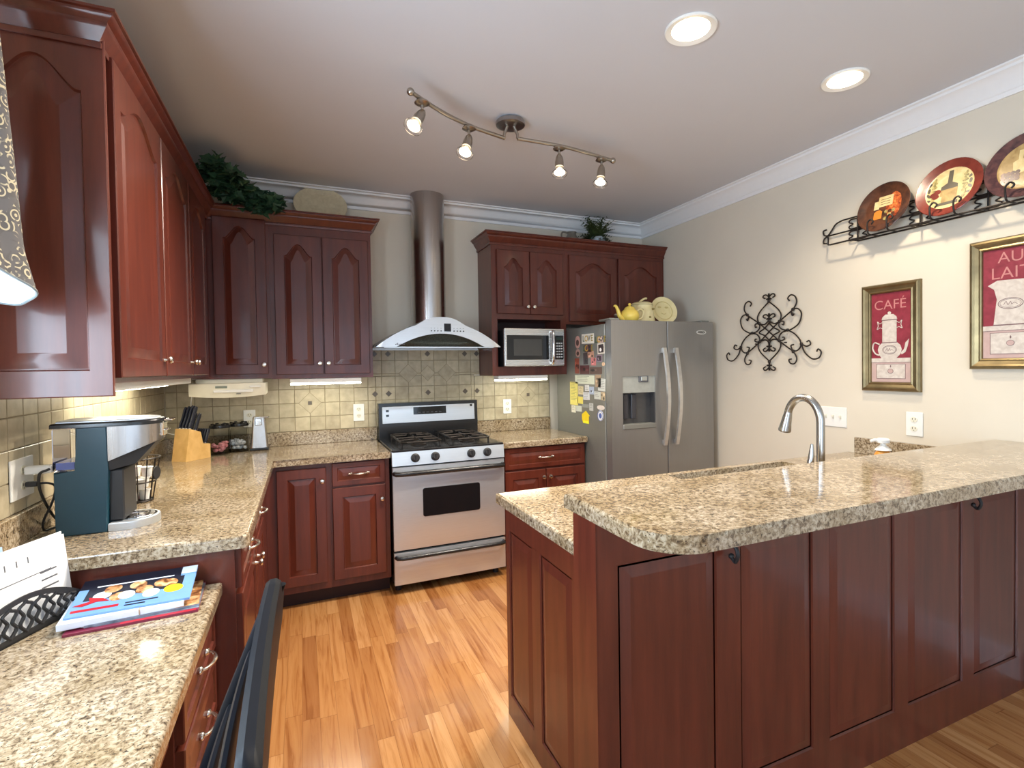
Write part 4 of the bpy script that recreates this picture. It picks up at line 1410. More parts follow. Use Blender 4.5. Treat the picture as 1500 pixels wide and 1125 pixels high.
tag(m.build('power_cord', BLKM), 'black cord running from the white plug adapter behind the coffee maker', 'cord')

# ------------------------------------------------------------------ coffee maker
t = thing('coffee_maker', 'teal and steel single-cup coffee maker on the left counter', 'coffee maker', (0.21, 2.19, CT + 0.0005))
z0 = CT + 0.0005
y0, y1 = 2.105, 2.285
ym = (y0 + y1) / 2
m = MB()
m.M = FR((0, 0, z0), (1, 0, 0), (0, 0, 1), (0, -1, 0))
m.prism([(0.092, 0), (0.225, 0), (0.232, 0.2), (0.232, 0.345), (0.150, 0.345), (0.150, 0.2052), (0.092, 0.2052)], -y1, -y0, bev=0.004)
m.build('body', TEAL, t)
m = MB()
m.box((0.088, y0 + 0.004, z0 + 0.206), (0.149, y1 - 0.004, z0 + 0.345), bev=0.006, seg=2)
tk = m.build('water_tank', TANK, t)
m = MB()
m.box((0.096, y0 + 0.012, z0 + 0.212), (0.142, y1 - 0.012, z0 + 0.235))
m.build('water', simple('tank_water', rgb(120, 136, 200), 0.1), tk)
m = MB()
hp = [(0.2325, z0 + 0.232)] + [(0.2325, z0 + 0.345)]
# head: steel wrap, plan view rounded at the front
plan = [(0.2325, y0 - 0.001), (0.285, y0 + 0.004)] + arc(0.285, ym, 0.087, -75, 75, 9)[1:-1] + [(0.285, y1 - 0.004), (0.2325, y1 + 0.001)]
def sl(x):
    return z0 + 0.232 + (x - 0.2325) / 0.14 * 0.060
A = m.loop([(p[0], p[1], sl(p[0])) for p in plan])
B = m.loop([(p[0], p[1], z0 + 0.345) for p in plan])
m.bridge(A, B)
m.f(A[::-1])
m.f(B)
m.build('brew_head', STEELV, t)
m = MB()
A = m.loop([(0.2325, y0 + 0.01, z0 + 0.20), (0.30, y0 + 0.03, z0 + 0.215), (0.30, y1 - 0.03, z0 + 0.215), (0.2325, y1 - 0.01, z0 + 0.20)])
B = m.loop([(0.2325, y0 + 0.002, z0 + 0.2315), (0.355, y0 + 0.045, z0 + 0.283), (0.355, y1 - 0.045, z0 + 0.283), (0.2325, y1 - 0.002, z0 + 0.2315)])
m.bridge(A, B)
m.f(A[::-1])
m.f(B)
m.box((0.2255, y0 + 0.02, z0 + 0.03), (0.268, y1 - 0.02, z0 + 0.2), bev=0.004)
m.build('brew_column', BLKM, t)
m = MB()
lid = [(0.086, y0 - 0.002), (0.285, y0 - 0.002)] + arc(0.285, ym, 0.0925, -75, 75, 9)[1:-1] + [(0.285, y1 + 0.002), (0.086, y1 + 0.002)]
m.prism(lid, z0 + 0.3455, z0 + 0.362, bev=0.007, seg=3)
ld = m.build('lid', BLK, t)
m = MB()
m.prism([(p[0] * 0.9 + 0.021, (p[1] - ym) * 0.88 + ym) for p in lid], z0 + 0.3622, z0 + 0.368, bev=0.004, seg=3)
m.build('lid_plate', STEEL, ld)
m = MB()
m.box((0.375, ym - 0.03, z0 + 0.352), (0.40, ym + 0.03, z0 + 0.358), bev=0.002)
m.box((0.37, ym - 0.02, z0 + 0.318), (0.385, ym + 0.02, z0 + 0.322), bev=0.001)
m.box((0.366, ym - 0.03, z0 + 0.30), (0.374, ym + 0.03, z0 + 0.352), bev=0.002)
m.build('lid_lever', CHROME, t)
m = MB()
tr = [(0.2265, y0 + 0.004)] + arc(0.262, ym, 0.09, -75, 75, 11) + [(0.2265, y1 - 0.004)]
m.prism(tr, z0, z0 + 0.026, bev=0.004)
tr_ = m.build('drip_tray', STEEL, t)
m = MB()
m.lathe([(0, 0), (0.055, 0), (0.058, 0.003), (0.05, 0.004), (0.045, 0.002), (0, 0.002)], (0.285, ym, z0 + 0.0262), (0, 0, 1), 26)
m.tube([(p[0], p[1], z0 + 0.029) for p in ell(0.285, ym, 0.03, 0.03, 20)], 0.002, 6, 0, True)
m.build('drip_grid', CHROME, tr_)
# wire pod basket behind it
bc = V((0.20, 2.56, CT + 0.0005))
t = thing('wire_basket', 'black wire basket of coffee pods behind the coffee maker', 'basket', bc)
m = MB()
for k in range(3):
    r, z = (0.050, 0.062, 0.078)[k], (0.004, 0.08, 0.175)[k]
    m.tube([(bc.x + r * math.cos(a * PI / 16), bc.y + r * math.sin(a * PI / 16), bc.z + z) for a in range(32)], 0.0032, 6, 0, True)
for k in range(14):
    a = 2 * PI * k / 14
    m.tube([bc + V((0.050 * math.cos(a), 0.050 * math.sin(a), 0.004)), bc + V((0.062 * math.cos(a), 0.062 * math.sin(a), 0.08)), bc + V((0.078 * math.cos(a), 0.078 * math.sin(a), 0.175))], 0.0022, 6)
m.cyl(bc, bc + V((0, 0, 0.003)), 0.05)
m.build('wire_frame', IRON, t)
m = MB()
m.M = FR(bc + V((0.069, -0.028, 0.115)), (0.37, 0.92, 0), (0, 0.0, 1), (0.92, -0.37, 0))
m.prism(ell(0, 0, 0.022, 0.026, 20), 0, 0.004)
m.build('medallion', BLKM, t)
rr_ = random.Random(5)
k = 0
for lay in range(3):
    R = (0.022, 0.028, 0.033)[lay]
    for q in range(3):
        a = q * 2.094 + lay * 1.0
        p = bc + V((R * math.cos(a), R * math.sin(a), 0.006 + lay * 0.046))
        m = MB()
        m.lathe([(0, 0), (0.015, 0), (0.0195, 0.036), (0.022, 0.037), (0.022, 0.040), (0, 0.040)], p, (0, 0, 1), 16)
        pk = k % 3 == 1
        k += 1
        tag(m.build('coffee_pod', simple('pod_pink', rgb(206, 160, 168), 0.5) if pk else WHT), 'pinkish coffee pod in the black wire basket' if pk else 'white coffee pod in the black wire basket', 'coffee pod', 'coffee pods in the wire basket')

# ------------------------------------------------------------------ knife block
kb = V((0.205, 3.64, CT + 0.0005))
KM = FR(kb, V((0.62, 0.78, 0)).normalized(), V((0, 0, 1)).cross(V((0.62, 0.78, 0)).normalized()), (0, 0, 1))
# local x: along the block's profile (front at +x), local y: its width
t = thing('knife_block', 'light maple knife block in the left back corner of the counter', 'knife block', kb)
m = MB(KM)
prof = [(-0.085, 0.0), (0.085, 0.0), (0.085, 0.085), (0.035, 0.092), (0.02, 0.165), (-0.055, 0.19)]
m.ext([(p[0], -0.052, p[1]) for p in prof], (0, 0.104, 0))
m.build('block_body', MAPLE, t)
m = MB(KM)
m.M = KM @ FR((0.0853, 0, 0.045), (0, 1, 0), (0, 0, 1), (1, 0, 0))
m.prism(ell(0, 0, 0.026, 0.011, 22), 0, 0.0008, 0)
m.prism(ell(0, 0, 0.018, 0.005, 18), 0.0008, 0.0012, 1)
m.build('block_emblem', [simple('emblem_blue', rgb(120, 150, 160), 0.4), simple('emblem_light', rgb(222, 216, 190), 0.4)], t)
def knife(p, d, L, r, label, grp):
    p, d = KM @ V(p), (KM.to_3x3() @ V(d)).normalized()
    t = thing('kitchen_knife', label, 'knife', p, grp)
    side = d.cross(KM.to_3x3() @ V((0, 1, 0))).normalized()
    wd = KM.to_3x3() @ V((0, 1, 0))
    m = MB()
    rings = []
    for s, k in ((0, 0.9), (0.1, 1), (0.5, 0.85), (0.85, 1.1), (1.0, 0.8)):
        c = p + d * (L * s + 0.004)
        rings.append(m.loop([c + (side * math.cos(a) * 1.3 + wd * math.sin(a) * 0.8) * r * k for a in [2 * PI * q / 10 for q in range(10)]]))
    for a, b in zip(rings, rings[1:]):
        m.bridge(a, b)
    m.f(rings[0][::-1])
    m.f(rings[-1])
    m.build('handle', NAVY, t)
    m = MB()
    for s in (0.25, 0.7):
        c = p + d * (L * s)
        m.cyl(c - wd * r * 0.9, c + wd * r * 0.9, r * 0.22, seg=8)
    m.cyl(p + d * 0.001, p + d * 0.005, r * 0.95, seg=10)
    m.build('rivets', NICK, t)
dk = (0.38, 0, 1)
for q, (yy, xx, zz, L) in enumerate(((-0.036, -0.040, 0.186, 0.135), (-0.012, -0.040, 0.186, 0.14), (0.012, -0.040, 0.186, 0.135), (0.036, -0.040, 0.186, 0.13))):
    knife((xx, yy, zz), dk, L, 0.0095, 'large dark-handled knife in the top row of the maple block', 'large knives in the block')
for q, yy in enumerate((-0.03, 0.0, 0.03)):
    knife((0.002, yy, 0.172), dk, 0.105, 0.0085, 'medium dark-handled knife in the middle row of the maple block', 'medium knives in the block')
for q, yy in enumerate((-0.037, -0.0185, 0.0, 0.0185, 0.037)):
    knife((0.062, yy, 0.0885), (0.36, 0, 1), 0.088, 0.0068, 'dark-handled steak knife in the low front row of the maple block', 'steak knives in the block')

# ------------------------------------------------------------------ jars
def jar(c, label, fill_name, fill_mat, h, r, lumps, seed):
    c = V(c)
    t = thing('glass_jar', label, 'jar', c)
    m = MB()
    m.lathe([(0, 0), (r, 0), (r * 1.02, 0.006), (r, 0.02), (r, h - 0.02), (r * 0.94, h), (r * 0.90, h), (r * 0.95, h - 0.02), (r * 0.95, 0.02), (r * 0.93, 0.006), (0, 0.006)], c, (0, 0, 1), 32)
    m.build('glass', CLEAR, t)
    m = MB()
    m.lathe([(0, h + 0.0005), (r * 1.02, h + 0.0005), (r * 1.04, h + 0.008), (r * 1.02, h + 0.018), (r * 0.7, h + 0.024), (0, h + 0.024)], c, (0, 0, 1), 30)
    for a in range(6):
        m.ball(c + V((r * 0.7 * math.cos(a * PI / 3), r * 0.7 * math.sin(a * PI / 3), h + 0.024)), 0.012, (1, 1, 0.5), seg=8)
    m.build('lid', BLK, t)
    rr = random.Random(seed)
    m = MB()
    for k in range(lumps):
        a, q = rr.uniform(0, 6.28), r * 0.68 * math.sqrt(rr.random())
        m.ball(c + V((q * math.cos(a), q * math.sin(a), 0.022 + rr.random() * 0.05)), 0.016, (rr.uniform(.7, 1), rr.uniform(.7, 1), rr.uniform(.6, .9)), seg=8)
    o = m.build(fill_name, fill_mat)
    return t, o
_, o = jar((0.335, 3.80, CT + 0.0005), 'glass jar with black lid holding pink sweets beside the knife block', 'sweets', simple('pink_sweets', rgb(226, 150, 156), 0.5, var=0.15, scale=60), 0.165, 0.058, 26, 1)
tag(o, 'heap of wrapped pink sweets inside the glass jar', 'sweets')['kind'] = 'stuff'
_, o = jar((0.432, 3.872, CT + 0.0005), 'glass jar with black lid holding white contents beside the can opener', 'sugar_packets', simple('white_packets', rgb(222, 224, 230), 0.6), 0.165, 0.058, 30, 2)
tag(o, 'heap of white packets inside the glass jar', 'packets')['kind'] = 'stuff'
# can opener
cc_ = V((0.553, 3.87, CT + 0.0005))
t = thing('can_opener', 'tall steel electric can opener on the counter under the radio', 'can opener', cc_)
m = MB()
m.box(cc_ + V((-0.055, -0.05, 0)), cc_ + V((0.055, 0.05, 0.018)), bev=0.005, seg=2)
m.build('base', BLK, t)
m = MB()
def rr4(w, d, z, r=0.012):
    return [cc_ + V((p[0], p[1], z)) for p in (arc(w - r, d - r, r, 0, 90, 4) + arc(-w + r, d - r, r, 90, 180, 4) + arc(-w + r, -d + r, r, 180, 270, 4) + arc(w - r, -d + r, r, 270, 360, 4))]
A = m.loop(rr4(0.051, 0.046, 0.0185))
B = m.loop(rr4(0.037, 0.034, 0.215))
C = m.loop(rr4(0.034, 0.031, 0.222))
m.bridge(A, B)
m.bridge(B, C)
m.f(A[::-1])
m.f(C)
m.build('housing', STEELV, t)
m = MB()
m.box(cc_ + V((-0.022, -0.048, 0.165)), cc_ + V((0.018, -0.034, 0.212)), bev=0.004)
m.cyl(cc_ + V((0.0, -0.047, 0.19)), cc_ + V((0.0, -0.062, 0.19)), 0.013)
m.box(cc_ + V((-0.02, -0.058, 0.215)), cc_ + V((0.062, -0.04, 0.225)), bev=0.003)
m.build('cutting_head', CHROME, t)

# ------------------------------------------------------------------ under-cabinet radio and lights
t = thing('under_cabinet_radio', 'off-white radio mounted under the corner wall cabinet', 'radio', (0.41, 3.72, 1.28))
m = MB()
def rp_(x, y, z):
    return (x, y, z)
n_ = 15
fr_ = []
for i in range(n_):
    x = 0.205 + 0.405 * i / (n_ - 1)
    u = 2 * i / (n_ - 1) - 1
    fr_.append((x, 3.60 - 0.022 * (1 - u * u), 1.291 - 0.012 * (1 - u * u)))
A = m.loop([(p[0], p[1] + 0.006, 1.3645) for p in fr_])
B = m.loop([(p[0], p[1], p[2] + 0.05) for p in fr_])
Cq = m.loop([(p[0], p[1] + 0.012, p[2]) for p in fr_])
D = m.loop([(p[0], 3.84, 1.295) for p in fr_])
E_ = m.loop([(p[0], 3.84, 1.3645) for p in fr_])
for a, b in ((A, B), (B, Cq), (Cq, D), (D, E_), (E_, A)):
    m.bridge(a, b, closed=False)
m.f([A[0], B[0], Cq[0], D[0], E_[0]])
m.f([A[-1], B[-1], Cq[-1], D[-1], E_[-1]])
m.build('radio_case', OFFW, t)
boxpart('mounting_plate', t, [((0.23, 3.69, 1.365), (0.59, 3.83, 1.3895))], OFFW)
m = MB()
m.box((0.345, 3.577, 1.337), (0.407, 3.592, 1.350))
m.build('display', simple('radio_display', rgb(112, 120, 104), 0.3), t)
m = MB()
m.box((0.335, 3.575, 1.310), (0.545, 3.588, 1.327), bev=0.002)
m.box((0.525, 3.582, 1.338), (0.585, 3.596, 1.348), bev=0.001)
m.build('cd_door', WHT, t)
boxpart('badge', t, [((0.455, 3.572, 1.299), (0.478, 3.582, 1.303))], INK)
m = MB()
m.tube(catmull([(0.215, 3.66, 1.30), (0.20, 3.70, 1.25), (0.17, 3.85, 1.13), (0.10, 3.86, 1.05), (0.045, 3.82, 1.065), (0.018, 3.80, 1.075)], 6), 0.003, 6)
m.box((0.0185, 3.785, 1.062), (0.045, 3.812, 1.088), bev=0.003)
tag(m.build('power_cord', WHT), 'white cord running from the radio to the corner outlet', 'cord')

def ulight(label, x0, x1, y0, y1, z, lens):
    t = thing('under_cabinet_light', label, 'light', ((x0 + x1) / 2, (y0 + y1) / 2, z))
    boxpart('housing', t, [((x0, y0, z + 0.012), (x1, y1, z + 0.040))], WHT, 0.002)
    m = MB()
    a, b, c, d = lens
    m.box((a, c, z), (b, d, z + 0.0118), bev=0.003, seg=2)
    o = m.build('lens', E_FLUO, t)
    m = MB()
    nx = int(max(b - a, d - c) / 0.06)
    for k in range(nx):
        if b - a > d - c:
            x = a + (b - a) * (k + 0.5) / nx
            m.box((x - 0.0008, c - 0.0005, z - 0.0006), (x + 0.0008, d + 0.0005, z + 0.011))
        else:
            y = c + (d - c) * (k + 0.5) / nx
            m.box((a - 0.0005, y - 0.0008, z - 0.0006), (b + 0.0005, y + 0.0008, z + 0.011))
    m.build('lens_ribs', OFFW, o)
    return t
ulight('under-cabinet light glowing left of the hood', 0.748, 1.19, 3.69, 3.80, 1.343, (0.75, 1.188, 3.695, 3.79))
ulight('under-cabinet light glowing beneath the microwave niche', 2.185, 2.60, 3.69, 3.80, 1.333, (2.187, 2.598, 3.695, 3.79))
ulight('long under-cabinet light fixture beneath the left wall cabinets', 0.06, 0.27, 1.90, 3.30, 1.3645, (0.07, 0.17, 2.50, 3.28))
# ------------------------------------------------------------------ on top of the cabinets
def leaf_poly(L):
    return [(0, 0), (0.16 * L, 0.30 * L), (0.02 * L, 0.46 * L), (0.30 * L, 0.42 * L), (0.50 * L, 0.62 * L), (0.62 * L, 0.28 * L), (1.0 * L, 0.0)]
def leaf(m, p, d, up, L, fold=0.25, shape=None, mi=0):
    d = d.normalized()
    s = d.cross(up)
    if s.length < 1e-3:
        s = d.orthogonal()
    s.normalize()
    n = s.cross(d)
    pts = shape(L) if shape else leaf_poly(L)
    mid = [m.v(p + d * pts[0][0]), m.v(p + d * (0.5 * L) + n * (-0.03 * L)), m.v(p + d * L - n * (0.12 * L))]
    for sg in (1, -1):
        e = [m.v(p + d * a + s * (b * sg) + n * (b * fold)) for a, b in pts[1:-1]]
        vs = [mid[0]] + e + [mid[2], mid[1]]
        if sg < 0:
            vs = vs[::-1]
        m.f(vs, mi)
t = thing('ivy_plant', 'dark green trailing ivy on top of the corner wall cabinets', 'plant', (0.48, 3.62, 2.41))
rv = random.Random(11)
m = MB()
ms = MB()
for st in range(26):
    s0 = rv.random()
    base = V((0.30 + 0.34 * s0 + rv.uniform(-.02, .02), 3.47 + 0.26 * s0 + rv.uniform(-.10, .10), 2.452))
    tip = base + V((rv.uniform(-.08, .10), rv.uniform(-.16, .06), rv.uniform(0.02, 0.20 - 0.10 * s0)))
    if st < 5:
        base = V((0.50 + 0.05 * st, 3.66, 2.465))
        tip = base + V((0.02, -0.085, -0.035 - 0.012 * (st % 3)))
    midp = (base + tip) / 2 + V((0, 0, 0.05))
    cv = catmull([base, midp, tip], 7)
    ms.tube(cv, 0.0022, 5)
    for k, p in enumerate(cv[1:]):
        for q in range(2):
            d = V((rv.uniform(-1, 1), rv.uniform(-1, .3), rv.uniform(-.5, .7)))
            leaf(m, p + V((rv.uniform(-.015, .015), rv.uniform(-.015, .015), rv.uniform(-.01, .02))), d, V((rv.uniform(-.3, .3), rv.uniform(-1, -.3), rv.uniform(.3, 1))), rv.uniform(0.045, 0.075))
for v in m.bm.verts:
    if v.co.z > 2.715:
        v.co.z = 2.715 - rv.random() * 0.01
    if v.co.x < 0.03:
        v.co.x = 0.03
m.build('foliage', LEAF, t, recalc=False)
ms.build('stems', simple('ivy_stem', rgb(70, 62, 40), 0.7), t)

pc = V((0.965, 3.885, 2.4565))
t0 = MB(FR(pc + V((0, 0.03, 0.128)), (1, 0, 0), V((0, 0.24, 0.97)).normalized(), V((0, -0.97, 0.24)).normalized()))
t0.lathe([(0, -0.004), (0.66, -0.004), (0.74, 0.004), (1.0, 0.016), (0.995, 0.021), (0.75, 0.011), (0.66, 0.002), (0, 0.002)], (0, 0, 0), (0, 0, 1), 48, sx=0.175, sy=0.134)
tag(t0.build('oval_platter', SANDP), 'sand-coloured oval platter leaning on the wall above the corner cabinets', 'platter')

fcx = V((3.15, 3.83, 2.4565))
t = thing('potted_fern', 'bushy green fern in a pale pot on the fridge cabinet', 'plant', fcx)
m = MB()
m.lathe([(0, 0), (0.055, 0), (0.075, 0.05), (0.07, 0.075), (0.062, 0.078), (0.062, 0.06), (0, 0.058)], fcx, (0, 0, 1), 24)
m.build('pot', simple('pale_blue_pot', rgb(170, 178, 182), 0.3), t)
m = MB()
for k in range(120):
    a = rv.uniform(0, 6.28)
    e = rv.uniform(-0.15, 1.3)
    d = V((math.cos(a) * math.cos(e), math.sin(a) * math.cos(e) * 0.6, math.sin(e)))
    L = rv.uniform(0.15, 0.25)
    p = fcx + V((0, 0, 0.07))
    pts = []
    for i in range(7):
        s = i / 6
        pts.append(p + d * (L * s) + V((0, 0, -0.10 * s * s * (1.1 - d.z))))
    for i in range(1, 7):
        for sg in (1, -1):
            sd = (d.cross(V((0, 0, 1))).normalized() * sg + d * 0.6)
            leaf(m, pts[i], sd, V((0, -0.3, 1)), 0.050 * (1.25 - i / 7), shape=lambda L: [(0, 0), (.3 * L, .22 * L), (.7 * L, .18 * L), (L, 0)])
for v in m.bm.verts:
    v.co.z = min(v.co.z, 2.70)
    v.co.y = min(v.co.y, 3.985)
    if v.co.z < 2.458 and v.co.y > 3.62:
        v.co.z = 2.458 + (v.co.z - 2.458) * 0.02
m.build('foliage', FERN, t, recalc=False)
t = thing('ceramic_pitcher', 'small grey pitcher beside the fern on the cabinet top', 'pitcher', (2.93, 3.86, 2.4565))
pcx = V((2.935, 3.88, 2.4565))
m = MB()
m.lathe([(0, 0), (0.045, 0), (0.06, 0.03), (0.062, 0.055), (0.042, 0.085), (0.036, 0.10), (0.043, 0.115), (0.038, 0.115), (0.03, 0.10), (0, 0.095)], pcx, (0, 0, 1), 24)
m.build('pitcher_body', simple('grey_glaze', rgb(120, 112, 100), 0.35), t)
m = MB()
m.tube(catmull([pcx + V((-0.04, 0, 0.105)), pcx + V((-0.085, 0, 0.11)), pcx + V((-0.095, 0, 0.07)), pcx + V((-0.06, 0, 0.035))], 6), 0.007, 8)
m.build('handle', simple('grey_glaze', rgb(120, 112, 100), 0.35), t)

# ------------------------------------------------------------------ ceiling lights
for lab, (x, y) in (('recessed ceiling light glowing nearest the ceiling track', (2.22, 1.59)), ('recessed ceiling light glowing near the plate rack wall', (3.12, 1.60))):
    t = thing('recessed_light', lab, 'ceiling light', (x, y, HC))
    m = MB()
    m.lathe([(0.072, -0.004), (0.094, -0.009), (0.098, -0.005), (0.098, -0.0005), (0.07, -0.0005)], (x, y, HC), (0, 0, 1), 40)
    m.build('trim_ring', WHT, t)
    m = MB()
    m.lathe([(0.0715, -0.003), (0.05, -0.0015), (0, -0.001)], (x, y, HC), (0, 0, 1), 36)
    m.build('lamp', E_WARM, t)
    spot('recessed_lamp', (x, y, HC - 0.02), (0, 0, -1), 48, (1.0, 0.85, 0.64), 2.5, 0.7, 0.06)
t = thing('track_light', 'brushed nickel wavy track light with four spotlights on the ceiling', 'track light', (1.84, 2.53, HC))
TZ = 2.63
TN = simple('track_nickel', (0.42, 0.38, 0.33, 1), 0.28, 1.0)
m = MB()
m.lathe([(0.0, -0.001), (0.062, -0.001), (0.075, -0.012), (0.075, -0.030), (0.06, -0.036), (0.0, -0.036)], (1.845, 2.53, HC), (0, 0, 1), 36)
cn = m.build('canopy', simple('canopy_nickel', (0.34, 0.33, 0.33, 1), 0.3, 1.0), t)
ra = catmull([(1.276, 2.265, TZ), (1.44, 2.385, TZ), (1.612, 2.474, TZ), (1.812, 2.535, TZ)], 8)
rb_ = catmull([(1.878, 2.515, TZ), (2.11, 2.512, TZ), (2.309, 2.538, TZ), (2.505, 2.578, TZ)], 8)
for rr, e in ((ra, 0), (rb_, -1)):
    m = MB()
    m.tube(rr, 0.0095, 12)
    m.ball(rr[e], 0.017, seg=14)
    q = rr[-1] if e == 0 else rr[0]
    m.tube([q, q + V((0, 0, 0.02)), (q.x * .5 + 1.845 * .5, q.y * .5 + 2.53 * .5, HC - 0.034)], 0.008, 10)
    m.build('rail', TN, t)
def onrail(rr, x):
    for a, b in zip(rr, rr[1:]):
        if a.x <= x <= b.x:
            return a.lerp(b, (x - a.x) / (b.x - a.x))
for x, rr, d in ((1.335, ra, (-0.46, -0.34, -0.80)), (1.60, ra, (-0.30, -0.30, -0.85)), (2.12, rb_, (-0.12, -0.25, -0.95)), (2.415, rb_, (-0.22, -0.2, -0.93))):
    p = onrail(rr, x)
    d = V(d).normalized()
    m = MB()
    m.lathe([(0, -0.008), (0.030, -0.010), (0.034, -0.018), (0.020, -0.026), (0, -0.027)], p, (0, 0, 1), 24)
    m.cyl(p + V((0, 0, -0.026)), p + V((0, 0, -0.062)), 0.006)
    hd = m.build('spot_mount', TN, t)
    q = p + V((0, 0, -0.058)) - d * 0.012
    m = MB()
    m.lathe([(0, 0), (0.012, 0.004), (0.019, 0.02), (0.0235, 0.05), (0.0235, 0.082), (0.019, 0.082), (0, 0.078)], q, d, 24)
    m.build('spot_body', TN, hd)
    m = MB()
    m.lathe([(0.020, 0.083), (0.025, 0.09), (0.034, 0.108), (0.042, 0.118), (0.0415, 0.122), (0.033, 0.112), (0.022, 0.092)], q, d, 24)
    m.build('reflector_glass', LAMPG, hd)
    m = MB()
    m.lathe([(0.0, 0.088), (0.012, 0.09), (0.024, 0.108), (0.030, 0.113), (0.0, 0.116)], q, d, 20)
    m.build('bulb', E_BULB, hd)
    spot('track_lamp', q + d * 0.13, d, 78, (1.0, 0.90, 0.76), 2.6, 0.9, 0.03)

# ------------------------------------------------------------------ wrought iron wall ornament
t = thing('wall_ornament', 'dark wrought iron scroll ornament on the cream wall right of the refrigerator', 'wall decoration', (XR - 0.012, 2.555, 1.40))
OM = FWALL((XR - 0.022, 2.553, 1.652))
def oc(x, y):
    return ((x - 600) * 0.000748, -(y - 565 + 0.077 * (x - 600)) * 0.000676)
S = [
 [(600, 268), (690, 340), (728, 400), (712, 462), (660, 487), (618, 468), (600, 440)],
 [(600, 862), (695, 765), (724, 695), (700, 655), (650, 642), (615, 660), (600, 695)],
 [(600, 482), (648, 525), (710, 562), (650, 600), (600, 655)],
 [(600, 568), (710, 468), (780, 412), (848, 355), (884, 295), (874, 238), (832, 216), (799, 245), (815, 272)],
 [(600, 568), (705, 655), (790, 715), (850, 757), (884, 818), (864, 868), (822, 870), (806, 838), (832, 828)],
 [(832, 378), (845, 412), (858, 395)],
 [(848, 350), (900, 352), (932, 402), (905, 490), (830, 545), (795, 552), (740, 545), (706, 512), (712, 470), (755, 468), (754, 500), (738, 495)],
 [(795, 552), (865, 588), (918, 650), (920, 710), (882, 748), (842, 738), (828, 700), (856, 690)],
 [(795, 556), (742, 572), (710, 610), (708, 652), (756, 645), (758, 622), (742, 622)],
 [(930, 680), (975, 702), (1016, 682), (1002, 650), (980, 662)],
 [(930, 682), (962, 760), (1030, 815), (1092, 802), (1112, 752), (1086, 724), (1072, 748)],
]
fl = [[(600, 0), (628, -26), (655, -28), (664, -8), (640, 6)], [(600, 44), (600, -36)], [(600, 14), (625, 18)]]
for yb, sg in ((222, 1), (420, 1), (722, -1), (912, -1)):
    for st in fl:
        S.append([(x, yb + sg * y + (8 if sg < 0 else 0)) for x, y in st])
m = MB(OM)
mk = MB(OM)
for st in S:
    pts = [oc(*p) for p in st]
    for sg in (1, -1):
        m.tube(catmull([(sg * p[0], p[1], 0.0) for p in pts], 6), 0.0046 if len(st) > 3 else 0.006, 8)
m.build('scrollwork', IRON, t)
for x, y in ((710, 468), (795, 552), (706, 655), (850, 757), (930, 682), (848, 355), (600, 262), (600, 868), (600, 460), (600, 668)):
    u, v = oc(x, y)
    for sg in ((1, -1) if x > 600 else (1,)):
        mk.ball((sg * u, v, 0), 0.0115, (1, 1, 0.8), seg=10)
mk.build('collars', IRON, t)
m = MB(OM)
for u, v in ((0, 0.06), (-0.12, -0.08), (0.12, -0.08)):
    m.cyl((u, v, -0.002), (u, v, -0.0215), 0.004, seg=8)
m.build('wall_pins', IRON, t)

# ------------------------------------------------------------------ plate rack and plates
RL = 1.31
RY0 = 2.136
RM = FWALL((XR - 0.004, RY0, 0.0))
t = thing('plate_rack', 'black wrought iron plate rack on the right wall', 'rack', (XR - 0.05, RY0 - RL / 2, 2.12))
m = MB(RM)
zb, zm, zu = 2.122, 2.192, 2.262
def sym(pts, r):
    for f in (lambda p: p, lambda p: (RL - p[0], p[1], p[2])):
        m.tube(catmull([f(p) for p in pts], 6), r, 8)
m.tube([(0.10, zu, 0.012), (RL - 0.10, zu, 0.012)], 0.0045, 8)
sym([(0.10, zu, 0.012), (0.06, zu - 0.012, 0.012), (0.035, zm + 0.03, 0.012), (0.01, zm + 0.004, 0.012), (-0.015, zm + 0.01, 0.012), (-0.02, zm + 0.035, 0.012), (0.0, zm + 0.04, 0.012)], 0.0045)
m.tube([(0.0, zm, 0.012), (RL, zm, 0.012)], 0.0045, 8)
m.tube([(0.07, zb, 0.075), (RL - 0.07, zb, 0.075)], 0.0048, 8)
m.tube([(0.19, zb, 0.012), (RL - 0.19, zb, 0.012)], 0.0045, 8)
sym([(0.07, zb, 0.075), (0.045, zb + 0.008, 0.06), (0.028, zb + 0.035, 0.035), (0.008, zm - 0.006, 0.014), (-0.015, zm - 0.012, 0.012), (-0.02, zm - 0.036, 0.012), (0.0, zm - 0.042, 0.012)], 0.0045)
m.build('rails', IRON, t)
for u in (0.19, 0.515, 0.80, RL - 0.19):
    m = MB(RM)
    m.tube([(u, zu, 0.012), (u, zb, 0.012), (u, zb, 0.075)], 0.0045, 8)
    for sx in (-1, 1):
        for zc, hh in ((zm + 0.034, 0.026), (zm - 0.034, 0.026)):
            m.tube(catmull([(u + sx * 0.004, zc + hh, 0.012), (u + sx * 0.04, zc + hh, 0.012), (u + sx * 0.05, zc + 0.012, 0.012), (u + sx * 0.028, zc, 0.012), (u + sx * 0.05, zc - 0.012, 0.012), (u + sx * 0.04, zc - hh, 0.012), (u + sx * 0.004, zc - hh, 0.012)], 5), 0.0038, 6)
    m.build('scroll_brace', IRON, t)
PU = (0.357, 0.660, 0.955)
for u in PU:
    for s in (-0.05, 0.05):
        m = MB(RM)
        m.tube(catmull([(u + s, zb, 0.075), (u + s, zb + 0.004, 0.098), (u + s, zb + 0.03, 0.108), (u + s * 1.0, zb + 0.062, 0.106), (u + s + 0.016, zb + 0.076, 0.106), (u + s + 0.030, zb + 0.062, 0.106), (u + s + 0.020, zb + 0.050, 0.106)], 6), 0.0042, 8)
        m.tube([(u + s, zb, 0.012), (u + s, zb, 0.075)], 0.004, 8)
        m.build('plate_holder', IRON, t)
